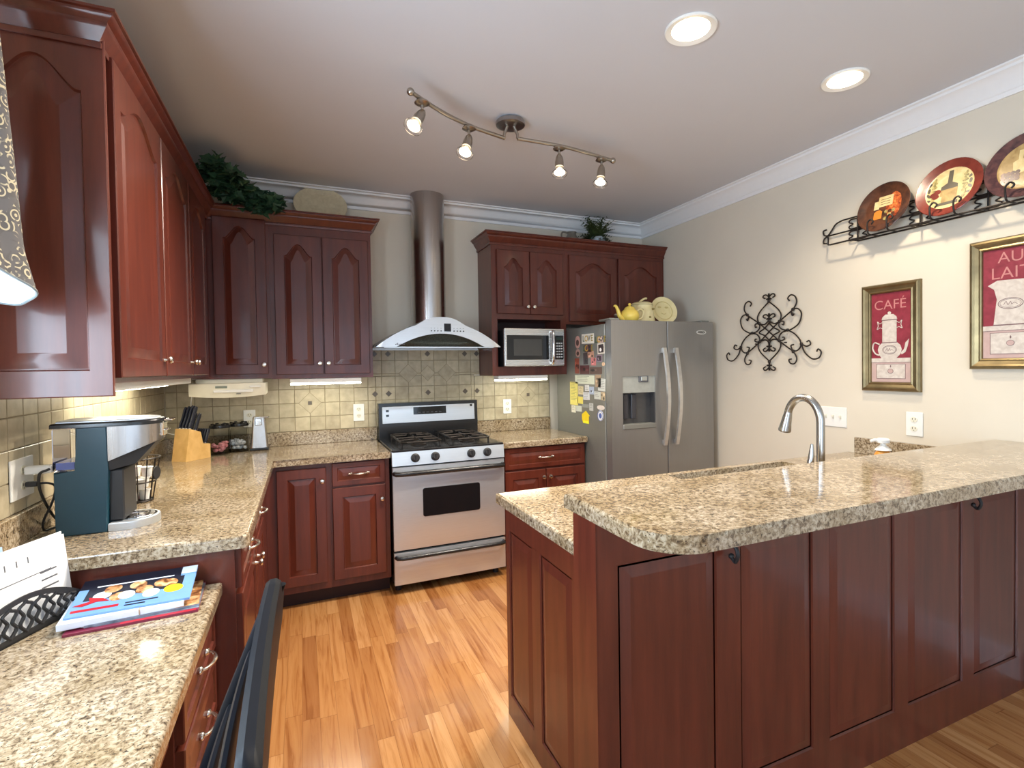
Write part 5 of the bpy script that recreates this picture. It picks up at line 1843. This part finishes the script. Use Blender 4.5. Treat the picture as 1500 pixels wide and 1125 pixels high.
DARKB = mottled('plate_dark_brown', [(0.3, rgb(50, 28, 20)), (0.7, rgb(98, 58, 36))], 20, 0.25)
RUST = mottled('plate_rust', [(0.35, rgb(112, 40, 22)), (0.55, rgb(190, 92, 44)), (0.7, rgb(214, 142, 70))], 60, 0.25)
CRM = mottled('plate_cream', [(0.3, rgb(204, 180, 122)), (0.7, rgb(228, 208, 154))], 26, 0.25)
BRICK = mottled('plate_brick_red', [(0.3, rgb(104, 40, 30)), (0.7, rgb(132, 54, 40))], 26, 0.25)
GREYB = simple('plate_bottle_grey', rgb(84, 76, 62), 0.3)
OLV = mottled('plate_olive', [(0.4, rgb(120, 110, 62)), (0.6, rgb(176, 158, 96))], 70, 0.3)
ORG_ = simple('plate_orange', rgb(206, 126, 44), 0.3)
PURP = mottled('plate_grape', [(0.3, rgb(58, 34, 40)), (0.7, rgb(104, 66, 62))], 40, 0.3)
TANP = mottled('plate_tan', [(0.3, rgb(150, 120, 74)), (0.7, rgb(196, 166, 108))], 22, 0.25)
def wplate(u, label, mats, art, R=0.138):
    nn = V((-0.965, 0, 0.262)).normalized()
    xx = V((0, -1, 0))
    yy = nn.cross(xx)
    bot = V((XR - 0.004 - 0.080, RY0 - u, zb + 0.0055))
    c = bot + yy * R + nn * 0.004
    t = thing('decorative_plate', label, 'plate', bot, 'plates on the wall rack')
    M_ = FR(c, xx, yy, nn)
    m = MB(M_)
    m.lathe([(0, -0.012), (R * 0.6, -0.012), (R * 0.72, -0.004), (R, 0.008), (R * 1.005, 0.011), (R * 0.985, 0.0125), (R * 0.80, 0.0035, 0), (R * 0.72, -0.001, 0), (R * 0.66, -0.003, 1), (0, -0.003, 1)], (0, 0, 0), (0, 0, 1), 48)
    art(m, R)
    m.build('plate_dish', mats, t)
def art1(m, R):
    z = -0.0029
    m.prism(ell(0.35 * R, 0.02 * R, 0.28 * R, 0.55 * R, 20), z, z + 0.0006, 2)
    m.box((-0.25 * R, 0.05 * R, z), (0.30 * R, 0.48 * R, z + 0.0012), 3)
    m.box((-0.40 * R, -0.02 * R, z), (-0.2 * R, 0.32 * R, z + 0.001), 3)
    for k in range(3):
        m.box((-0.16 * R, 0.14 * R + k * 0.1 * R, z + 0.0012), (0.2 * R, 0.16 * R + k * 0.1 * R, z + 0.0015), 0)
    m.prism([(-0.36 * R, -0.45 * R), (-0.05 * R, -0.45 * R), (-0.05 * R, -0.15 * R), (-0.14 * R, -0.08 * R), (-0.27 * R, -0.08 * R), (-0.36 * R, -0.15 * R)], z, z + 0.0016, 4)
    for k in range(7):
        m.prism(ell(0.10 * R + 0.14 * R * (k % 3), -0.2 * R - 0.14 * R * (k // 3), 0.07 * R, 0.07 * R, 14), z, z + 0.0013 + k * 0.0001, 0 if k % 2 else 5)
wplate(PU[0], 'dark brown plate with rust and cream design, leftmost in the wall rack', [DARKB, DARKB, RUST, CRM, ORG_, OLV], art1, 0.136)
def art2(m, R):
    z = -0.0029
    q = 1.28 * R
    m.prism([(-0.20 * q, -0.02 * q), (0.20 * q, -0.02 * q), (0.19 * q, 0.08 * q), (0.055 * q, 0.16 * q), (0.05 * q, 0.50 * q), (-0.05 * q, 0.50 * q), (-0.055 * q, 0.16 * q), (-0.19 * q, 0.08 * q)], z, z + 0.001, 2)
    m.box((-0.20 * q, -0.42 * q, z), (0.20 * q, -0.02 * q, z + 0.0009), 5)
    m.box((-0.36 * q, -0.44 * q, z), (-0.15 * q, -0.20 * q, z + 0.0012), 1)
    m.box((-0.22 * q, -0.46 * q, z), (0.24 * q, -0.38 * q, z + 0.0013), 2)
    for sg in (-1, 1):
        for k in range(14):
            m.prism(ell(sg * (0.40 + 0.08 * math.cos(k * 2.1)) * q, (0.36 - k * 0.05) * q, 0.075 * q, 0.035 * q, 10, rot=k * 1.3), z, z + 0.0007 + 0.00004 * k, 3 if k % 3 else 2)
    for x, y in ((-0.36, -0.10), (-0.27, -0.04), (-0.30, -0.17)):
        m.prism(ell(x * q, y * q, 0.085 * q, 0.07 * q, 14), z, z + 0.0014 + x * 0.0003, 4)
wplate(PU[1], 'red-rimmed plate painted with a bottle, middle of the wall rack', [BRICK, CRM, GREYB, OLV, BRICK, TANP], art2, 0.142)
def art3(m, R):
    z = -0.0029
    m.prism(ell(0.0 * R, 0.0 * R, 0.5 * R, 0.6 * R, 24), z, z + 0.0005, 2)
    m.prism([(-0.32 * R, -0.2 * R), (-0.06 * R, -0.2 * R), (-0.02 * R, 0.18 * R), (-0.14 * R, 0.24 * R), (-0.12 * R, 0.52 * R), (-0.24 * R, 0.52 * R), (-0.24 * R, 0.24 * R), (-0.36 * R, 0.18 * R)], z, z + 0.0010, 3)
    m.box((0.05 * R, -0.35 * R, z), (0.42 * R, 0.3 * R, z + 0.0009), 4)
    for k in range(14):
        m.prism(ell((-0.55 + 0.11 * (k % 4)) * R, (-0.15 - 0.1 * (k // 4)) * R, 0.065 * R, 0.065 * R, 12), z, z + 0.0012 + 0.00004 * k, 0)
wplate(PU[2], 'large tan and purple plate at the right edge, rightmost in the wall rack', [PURP, TANP, TANP, CRM, OLV], art3, 0.150)

# ------------------------------------------------------------------ framed pictures
REDC = mottled('picture_red', [(0.3, rgb(122, 34, 48)), (0.7, rgb(144, 46, 62))], 30, 0.5)
CHALK = mottled('picture_chalk_white', [(0.3, rgb(190, 178, 168)), (0.7, rgb(212, 203, 193))], 40, 0.5)
CHALK2 = simple('picture_pale_pink', rgb(188, 160, 154), 0.5)
DRAWN = simple('picture_drawn_line', rgb(120, 96, 96), 0.6)
LETT = simple('picture_pink_lettering', rgb(190, 126, 122), 0.6)
def picture(y0, y1, z0, z1, label, art, words):
    w, h = y0 - y1, z1 - z0
    t = thing('framed_picture', label, 'picture', (XR - 0.02, (y0 + y1) / 2, z0))
    M_ = FWALL((XR - 0.001, (y0 + y1) / 2, (z0 + z1) / 2))
    m = MB(M_)
    prof = [(0, 0.0), (0, 0.018), (0.006, 0.026), (0.014, 0.028), (0.022, 0.022), (0.036, 0.018), (0.042, 0.020), (0.047, 0.017), (0.050, 0.010), (0.050, 0.0)]
    rings = []
    for d, zz in prof:
        rings.append(m.loop([(-w / 2 + d, -h / 2 + d, zz), (w / 2 - d, -h / 2 + d, zz), (w / 2 - d, h / 2 - d, zz), (-w / 2 + d, h / 2 - d, zz)]))
    for a, b in zip(rings, rings[1:]):
        m.bridge(a, b)
    m.bridge(rings[-1], rings[0])
    m.build('frame', GOLD, t, smooth=0)
    iw, ih = w / 2 - 0.048, h / 2 - 0.048
    m = MB(M_)
    m.box((-iw, -ih, 0.001), (iw, ih, 0.009), 0)
    art(m, iw, ih)
    pr = m.build('print', [REDC, CHALK, CHALK2, DRAWN], t, smooth=20)
    for s, x, y, sz in words:
        mm = MB(M_)
        mm.text(s, sz, Matrix.Translation((x, y, 0.0092)), 0, 0.0004, bold=-0.0004)
        mm.build('lettering', LETT, pr)
def table(m, iw, ih, k):
    z = 0.009
    yt = -ih + 2 * ih * k
    m.box((-iw, -ih, z), (iw, yt, z + 0.0004), 2)
    m.box((-iw, yt - 0.022, z), (iw, yt, z + 0.0012), 1)
    bx = iw * 0.72
    m.box((-bx, -ih + 0.022, z), (bx, yt - 0.034, z + 0.0012), 1)
    for x in (-bx, bx):
        m.box((x - 0.0012, -ih + 0.02, z), (x + 0.0012, yt - 0.032, z + 0.0015), 3)
    for y in (-ih + 0.02, yt - 0.033, yt - 0.023):
        m.box((-bx if y < yt - 0.03 else -iw, y - 0.001, z), (bx if y < yt - 0.03 else iw, y + 0.001, z + 0.0015), 3)
    yc = (yt - 0.03 - ih + 0.02) / 2
    m.prism(ell(0, yc, 0.014, 0.012, 18), z, z + 0.003, 2)
    m.tube([(p[0], p[1], z + 0.003) for p in ell(0, yc, 0.014, 0.012, 18)], 0.0008, 5, 3, True)
    m.prism(ell(0, yc + 0.026, 0.003, 0.007, 10), z, z + 0.002, 3)
    return yt
def emblem(m, x, y, rx, ry, z):
    m.tube([(p[0], p[1], z) for p in ell(x, y, rx, ry, 26)], 0.0014, 5, 3, True)
    m.tube([(p[0], p[1], z) for p in ell(x, y, rx * 0.85, ry * 0.8, 26)], 0.0007, 5, 3, True)
    m.tube(catmull([(x - rx * .55, y - ry * .25, z), (x - rx * .35, y + ry * .4, z), (x - rx * .2, y - ry * .3, z), (x, y + ry * .35, z), (x + rx * .1, y - ry * .2, z), (x + rx * .3, y + ry * .1, z), (x + rx * .55, y - ry * .25, z)], 5), 0.0009, 5, 3)
def cafe(m, iw, ih):
    yt = table(m, iw, ih, 0.27)
    z = 0.009
    pot = [(-0.048, yt), (0.030, yt), (0.050, yt + 0.02), (0.057, yt + 0.045), (0.050, yt + 0.068), (0.034, yt + 0.083), (-0.044, yt + 0.083), (-0.060, yt + 0.068), (-0.067, yt + 0.045), (-0.060, yt + 0.02)]
    m.prism([(p[0], p[1]) for p in pot], z, z + 0.0020, 1)
    m.box((-0.043, yt + 0.083, z), (0.031, yt + 0.205, z + 0.0018), 1)
    m.prism([(0.034, yt + 0.207), (0.030, yt + 0.222), (0.014, yt + 0.236), (-0.026, yt + 0.236), (-0.042, yt + 0.222), (-0.046, yt + 0.207)], z, z + 0.0022, 1)
    m.prism(ell(-0.006, yt + 0.243, 0.009, 0.008, 14), z, z + 0.002, 1)
    for y in (yt + 0.084, yt + 0.206):
        m.box((-0.045, y - 0.0022, z), (0.033, y + 0.0022, z + 0.0026), 3)
    m.tube(catmull([(-0.058, yt + 0.075, z + 0.001), (-0.085, yt + 0.085, z + 0.001), (-0.095, yt + 0.055, z + 0.001), (-0.080, yt + 0.025, z + 0.001), (-0.058, yt + 0.016, z + 0.001)], 6), 0.004, 6, 1)
    m.prism([(0.052, yt + 0.03), (0.068, yt + 0.045), (0.075, yt + 0.08), (0.093, yt + 0.10), (0.086, yt + 0.06), (0.075, yt + 0.03), (0.056, yt + 0.018)], z, z + 0.0016, 1)
    for sg, x0 in ((-1, -0.043), (1, 0.031)):
        m.tube(catmull([(x0, yt + 0.195, z + 0.001), (x0 + sg * 0.014, yt + 0.188, z + 0.001), (x0 + sg * 0.026, yt + 0.200, z + 0.001), (x0 + sg * 0.022, yt + 0.178, z + 0.001), (x0 + sg * 0.028, yt + 0.158, z + 0.001), (x0 + sg * 0.012, yt + 0.166, z + 0.001), (x0, yt + 0.16, z + 0.001)], 5), 0.0018, 6, 1)
    emblem(m, -0.005, yt + 0.045, 0.036, 0.023, z + 0.0022)
picture(1.922, 1.620, 1.275, 1.856, 'framed CAFÉ picture of a white coffee urn on red, the left one', cafe, [('CAFÉ', -0.004, 0.175, 0.072)])
def aulait(m, iw, ih):
    yt = table(m, iw, ih, 0.30)
    z = 0.009
    m.prism([(-0.062, yt + 0.003), (0.058, yt + 0.003), (0.048, yt + 0.12), (0.060, yt + 0.20), (-0.048, yt + 0.205), (-0.084, yt + 0.185), (-0.060, yt + 0.165), (-0.050, yt + 0.12)][::1], z, z + 0.0020, 1)
    m.tube(catmull([(0.052, yt + 0.17, z + 0.001), (0.086, yt + 0.165, z + 0.001), (0.09, yt + 0.10, z + 0.001), (0.056, yt + 0.05, z + 0.001)], 6), 0.005, 6, 1)
    m.box((-0.064, yt + 0.001, z), (0.060, yt + 0.005, z + 0.0024), 3)
    emblem(m, 0.0, yt + 0.098, 0.045, 0.024, z + 0.0022)
picture(1.407, 1.103, 1.393, 1.985, 'framed AU LAIT picture of a white pitcher on red, at the right edge', aulait, [('AU', 0.0, 0.205, 0.070), ('LAIT', 0.0, 0.135, 0.074)])

# ------------------------------------------------------------------ valance on the desk window
t = thing('window_valance', 'patterned fabric valance with white lining at the left edge', 'curtain', (0.11, 1.55, 1.60))
vc = V((0.128, 1.61, 0))
def bell(u, v, off=0.0):
    a = 2 * PI * u
    z = 2.30 - 0.64 * v
    r = 0.058 + 0.040 * v + 0.016 * max(0, v - 0.86) / 0.14
    r *= 1 + 0.10 * math.sin(5 * a + 1.0) * (1 - 0.3 * v)
    z -= 0.05 * v * (math.sin(a) * 0.9 + 0.4 * math.cos(a)) * (v ** 2)
    return vc + V((math.cos(a) * (r - off) * 0.92, math.sin(a) * (r - off), z))
m = MB()
m.surf(lambda u, v: bell(u, v), 60, 26, 0, True)
m.build('jabot', FAB, t, recalc=False)
m = MB()
m.surf(lambda u, v: bell(u, 0.25 + 0.748 * v, 0.004), 60, 20, 0, True)
m.build('lining', LINING, t, recalc=False)
m = MB()
m.tube([bell(k / 60, 1.0, 0.001) for k in range(60)], 0.003, 6, 0, True)
m.build('piping', simple('grey_piping', rgb(120, 128, 130), 0.8), t)
m = MB()
def swag(u, v):
    y = 0.45 + 1.07 * u
    dz = 0.20 + 0.16 * math.sin(PI * u)
    return V((0.07 + 0.03 * math.sin(v * 14) * (0.3 + 0.7 * math.sin(PI * u)) + 0.02 * v, y, 2.32 - dz * v))
m.surf(swag, 30, 24)
m.build('swag', FAB, t, recalc=False)
m = MB()
m.tube([(0.05, 0.35, 2.31), (0.05, 1.68, 2.31)], 0.012, 12)
m.build('rod', BLKM, t)

# ------------------------------------------------------------------ mail on the desk
DZ = 0.7703
su, sn = V((0.41, 0.912, 0)), V((0.912, -0.41, 0))
so = V((0.128, 1.722, DZ))
SM = FR(so, su, (0, 0, 1), sn)
t = thing('mail_sorter', 'black metal mail holder with scrolled arched front on the desk', 'letter holder', so)
HW = 0.165
def arch_h(x):
    return 0.045 + 0.062 * math.cos(PI * x / (2 * HW)) ** 0.8 if abs(x) < HW else 0.045
def holder_face(z, name, scroll):
    m = MB(SM)
    xs_ = [-HW + 2 * HW * k / 24 for k in range(25)]
    o_ = [(-HW, 0)] + [(x, arch_h(x)) for x in xs_] + [(HW, 0)]
    i_ = [(-HW + 0.014, 0.016)] + [(x * (1 - 0.014 / HW), max(arch_h(x) - 0.013, 0.02)) for x in xs_] + [(HW - 0.014, 0.016)]
    for zz in (z - 0.002, z + 0.002):
        pass
    A, B = m.loop([(p[0], p[1], z - 0.002) for p in o_]), m.loop([(p[0], p[1], z + 0.002) for p in o_])
    C, D = m.loop([(p[0], p[1], z - 0.002) for p in i_]), m.loop([(p[0], p[1], z + 0.002) for p in i_])
    m.bridge(A, B)
    m.bridge(B, D)
    m.bridge(D, C)
    m.bridge(C, A)
    if scroll:
        for k in range(-3, 4):
            x = k * 0.041
            hh = arch_h(x) - 0.012
            yc = (0.016 + hh) / 2
            r = max(0.012, (hh - 0.016) / 2)
            for sg in (-1, 1):
                m.tube(catmull([(x, 0.014, z), (x + sg * 0.016, yc - r * 0.5, z), (x + sg * 0.006, yc, z), (x + sg * 0.018, yc + r * 0.55, z), (x + sg * 0.004, yc + r * 0.8, z), (x, hh, z)], 4), 0.0042, 6)
    return m.build(name, BLKM, t)
holder_face(0.045, 'scrolled_front', True)
holder_face(-0.04, 'back_panel', True)
m = MB(SM)
m.box((-HW, 0.0, -0.042), (HW, 0.005, 0.047))
m.build('base_tray', BLKM, t)
def letter(x0, x1, hgt, zb_, tilt, label, mat, name='envelope', marks=True, skew=0.0):
    M_ = SM @ Matrix.Translation((0, 0.0056, zb_)) @ Matrix.Rotation(tilt, 4, 'X') @ Matrix.Rotation(skew, 4, 'Z')
    m = MB(M_)
    m.box((x0, 0, -0.0015), (x1, hgt, 0.0015), 0)
    if marks:
        rr = random.Random(int(hgt * 1e4))
        for k in range(4):
            y = hgt * (0.30 + 0.10 * k)
            m.box((x1 - 0.10 + rr.random() * 0.02, y, 0.0015), (x1 - 0.035, y + 0.004, 0.0018), 1)
        for k in range(6):
            m.box((x0 + 0.02 + k * 0.03, hgt * 0.80, 0.0015), (x0 + 0.023 + k * 0.03, hgt * 0.88, 0.0018), 1)
        m.box((x0 + 0.01, hgt * 0.62, 0.0015), (x1 - 0.05, hgt * 0.63, 0.0018), 1)
    tag(m.build(name, [mat, INK], smooth=0), label, name.replace('_', ' '), 'letters in the mail holder')
letter(-0.12, 0.160, 0.205, 0.022, -0.10, 'white printed letter in front in the black mail holder', PAPER, 'letter', True, 0.02)
letter(-0.12, 0.163, 0.212, 0.012, -0.10, 'plain white envelope just behind the printed letter', PAPER, 'envelope', False, 0.015)
letter(-0.14, 0.015, 0.220, -0.010, -0.08, 'pale blue envelope at the back of the mail holder', PAPERB, 'envelope', False, 0.0)

# magazines
def sheet_stack(name, label, c, w, d, th, rot, mats, art=None, tilt=0.0, cat='magazine', bulge=0.0):
    M_ = FR(c, (math.cos(rot), math.sin(rot), 0), (-math.sin(rot), math.cos(rot), 0), (0, 0, 1)) @ Matrix.Rotation(tilt, 4, 'X')
    t = thing(name, label, cat, c)
    m = MB(M_)
    m.box((-w / 2 + 0.002, -d / 2 + 0.002, 0.0006), (w / 2 - 0.002, d / 2 - 0.002, th - 0.0006))
    m.build('pages', PAPER, t)
    m = MB(M_)
    m.box((-w / 2, -d / 2, 0), (w / 2, d / 2, 0.0006), 0)
    m.box((-w / 2, -d / 2, th - 0.0006), (w / 2, d / 2, th), 0)
    m.box((-w / 2, -d / 2, 0.0006), (w / 2, -d / 2 + 0.002, th - 0.0006), 0)
    if art:
        art(m, w, d, th)
    m.build('cover', mats, t, smooth=0)
    return M_, t
MAR = simple('cover_maroon', rgb(116, 32, 56), 0.3)
PHOTOG = mottled('cover_grey_photo', [(0.3, rgb(70, 78, 90)), (0.7, rgb(150, 160, 172))], 30, 0.3)
SKYB = simple('cover_blue', rgb(112, 152, 204), 0.3)
DKB = simple('cover_dark', rgb(28, 30, 44), 0.3)
REDM = simple('cover_red', rgb(178, 28, 40), 0.35)
FOOD = mottled('cover_food', [(0.35, rgb(92, 52, 30)), (0.5, rgb(186, 132, 84)), (0.65, rgb(222, 196, 150))], 45, 0.3)
YELM = simple('cover_yellow', rgb(242, 224, 40), 0.35)
WHM = simple('cover_white', rgb(226, 234, 244), 0.3)
def amar(m, w, d, th):
    m.box((-w * 0.30, -d * 0.42, th), (w * 0.5, d * 0.45, th + 0.0004), 1)
    m.box((-w * 0.1, -d * 0.49, th), (w * 0.48, -d * 0.44, th + 0.0005), 2)
    for k in range(2):
        m.tube([(p[0], p[1], th + 0.0005) for p in ell(-w * 0.36 + k * 0.012, -d * 0.28, 0.014, 0.022, 18)], 0.0014, 5, 3, True)
sheet_stack('magazine', 'maroon magazine lying lowest on the desk, under the others', (0.392, 1.772, DZ), 0.29, 0.215, 0.006, 0.06, [MAR, PHOTOG, REDM, WHM], amar)
def agrey(m, w, d, th):
    m.box((w * 0.28, -d * 0.5, th), (w * 0.5, d * 0.5, th + 0.0004), 1)
sheet_stack('magazine', 'grey catalogue sandwiched between the maroon magazine and the bundled papers', (0.408, 1.782, DZ + 0.0070), 0.25, 0.19, 0.006, 0.09, [PHOTOG, FOOD], agrey)
M_, t = sheet_stack('paper_bundle', 'bundle of white papers held by a rubber band under the top magazine', (0.362, 1.778, DZ + 0.0138), 0.27, 0.185, 0.016, 0.10, [WHM], None, 0.03, 'papers')
m = MB(M_)
m.tube([(0.035, -0.0935, -0.0005), (0.035, -0.0945, 0.008), (0.035, -0.0935, 0.0165), (0.036, 0.0, 0.0170), (0.037, 0.0935, 0.0165), (0.037, 0.0945, 0.008), (0.037, 0.0935, -0.0005), (0.036, 0.0, -0.0008)], 0.0011, 6, 0, True)
m.build('rubber_band', simple('tan_rubber', rgb(186, 160, 120), 0.6), t)
def atop(m, w, d, th):
    z = th
    m.box((-w * 0.5, d * 0.22, z), (w * 0.36, d * 0.5, z + 0.0003), 1)
    m.box((w * 0.36, d * 0.28, z), (w * 0.5, d * 0.5, z + 0.0004), 5)
    m.box((-w * 0.36, d * 0.24, z + 0.0003), (w * 0.30, d * 0.27, z + 0.0006), 5)
    m.box((-w * 0.42, -d * 0.12, z), (w * 0.40, d * 0.22, z + 0.0002), 1)
    for k in range(9):
        m.prism(ell(-w * 0.28 + k * w * 0.07, -d * 0.02 + d * 0.16 * math.sin(k * 1.9), w * 0.075, d * 0.11, 16, rot=k * 0.7), z, z + 0.0004 + k * 0.00005, 2 if k % 3 else 5)
    m.prism(ell(w * 0.33, -d * 0.14, w * 0.085, d * 0.11, 26), z, z + 0.0012, 4)
    m.prism([(-w * 0.48, -d * 0.22), (-w * 0.40, -d * 0.26), (-w * 0.30, -d * 0.18), (-w * 0.2, -d * 0.2), (-w * 0.26, -d * 0.1), (-w * 0.38, -d * 0.04), (-w * 0.36, -d * 0.15)], z, z + 0.0011, 3)
    m.box((-w * 0.47, -d * 0.40, z), (-w * 0.10, -d * 0.34, z + 0.0006), 3)
    m.box((-w * 0.05, -d * 0.36, z), (w * 0.22, -d * 0.33, z + 0.0006), 1)
    m.box((-w * 0.05, -d * 0.43, z), (w * 0.12, -d * 0.40, z + 0.0006), 1)
M2, t = sheet_stack('magazine', 'glossy blue food magazine with a yellow oval, topmost of the pile', (0.378, 1.788, DZ + 0.0425), 0.275, 0.175, 0.007, 0.03, [SKYB, DKB, FOOD, REDM, YELM, WHM], atop, 0.19)

# ------------------------------------------------------------------ chair
t = thing('desk_chair', 'black lacquered wooden ladder-back chair drawn up to the granite desk', 'chair', (0.62, 0.84, 0))
yn, yf = 0.54, 1.065
def backx(z):
    return 0.575 + max(0, z - 0.44) * 0.25 + max(0, z - 0.70) * 0.14
for y in (yn, yf):
    m = MB()
    zs = [0.0, 0.2, 0.44, 0.6, 0.78, 0.95, 1.035]
    pts = [V((0.625 if z == 0 else (0.592 if z < 0.3 else backx(z)), y, z)) for z in zs]
    cv = catmull(pts, 4)
    rings = []
    for i, p in enumerate(cv):
        k = 1.0 - 0.25 * i / len(cv)
        a, b = 0.019 * k, 0.017 * k
        rings.append(m.loop([(p.x + a * math.cos(q), p.y + b * math.sin(q), p.z) for q in [2 * PI * j / 12 for j in range(12)]]))
    for a, b in zip(rings, rings[1:]):
        m.bridge(a, b)
    m.f(rings[0][::-1])
    m.f(rings[-1])
    m.build('rear_post', BLKW, t)
def rail(z0, z1, th, bow, name, over=0.0):
    m = MB()
    n = 17
    rings = []
    for i in range(n):
        u = i / (n - 1)
        y = yn - over + (yf - yn + 2 * over) * u
        q = bow * (1 - (2 * u - 1) ** 2)
        cr = 0.012 * (1 - (2 * u - 1) ** 2)
        x0 = x1 = backx((z0 + z1) / 2) + q + 0.004
        e = 0.35 if over and i in (0, n - 1) else 1.0
        zc = (z0 + z1) / 2
        h = (z1 - z0) / 2 * e
        rings.append(m.loop([(x0 - th, y, zc - h), (x0 + th, y, zc - h), ((x0 + x1) / 2 + th * 1.15, y, zc), (x1 + th, y, zc + h - 0.006 + cr), (x1 + th * 0.4, y, zc + h + cr), (x1 - th * 0.4, y, zc + h + cr), (x1 - th, y, zc + h - 0.006 + cr)]))
    for a, b in zip(rings, rings[1:]):
        m.bridge(a, b)
    m.f(rings[0][::-1])
    m.f(rings[-1])
    m.build(name, BLKW, t)
rail(0.975, 1.050, 0.0125, -0.004, 'top_rail', 0.022)
for z in (0.915, 0.825, 0.62):
    rail(z - 0.015, z + 0.015, 0.007, -0.008, 'back_slat')
m = MB()
m.prism([(0.17, 0.515), (0.56, 0.543), (0.578, 0.565), (0.578, 1.04), (0.56, 1.062), (0.17, 1.09), (0.15, 1.064), (0.15, 0.541)], 0.425, 0.455, bev=0.008, seg=3)
m.build('seat', BLKW, t)
for y in (0.545, 1.06):
    m = MB()
    m.tube([(0.185, y, 0.4245), (0.183, y, 0.2), (0.18, y, 0.0)], [0.018, 0.021, 0.014], 12)
    m.build('front_leg', BLKW, t)
m = MB()
for y in (yn, yf):
    m.tube([(0.183, y, 0.17), (0.598, y, 0.17)], 0.009, 8)
    m.tube([(0.184, y, 0.27), (0.588, y, 0.27)], 0.009, 8)
m.tube([(0.183, yn, 0.22), (0.183, yf, 0.22)], 0.010, 8)
m.tube([(0.595, yn, 0.22), (0.595, yf, 0.22)], 0.010, 8)
m.build('stretchers', BLKW, t)
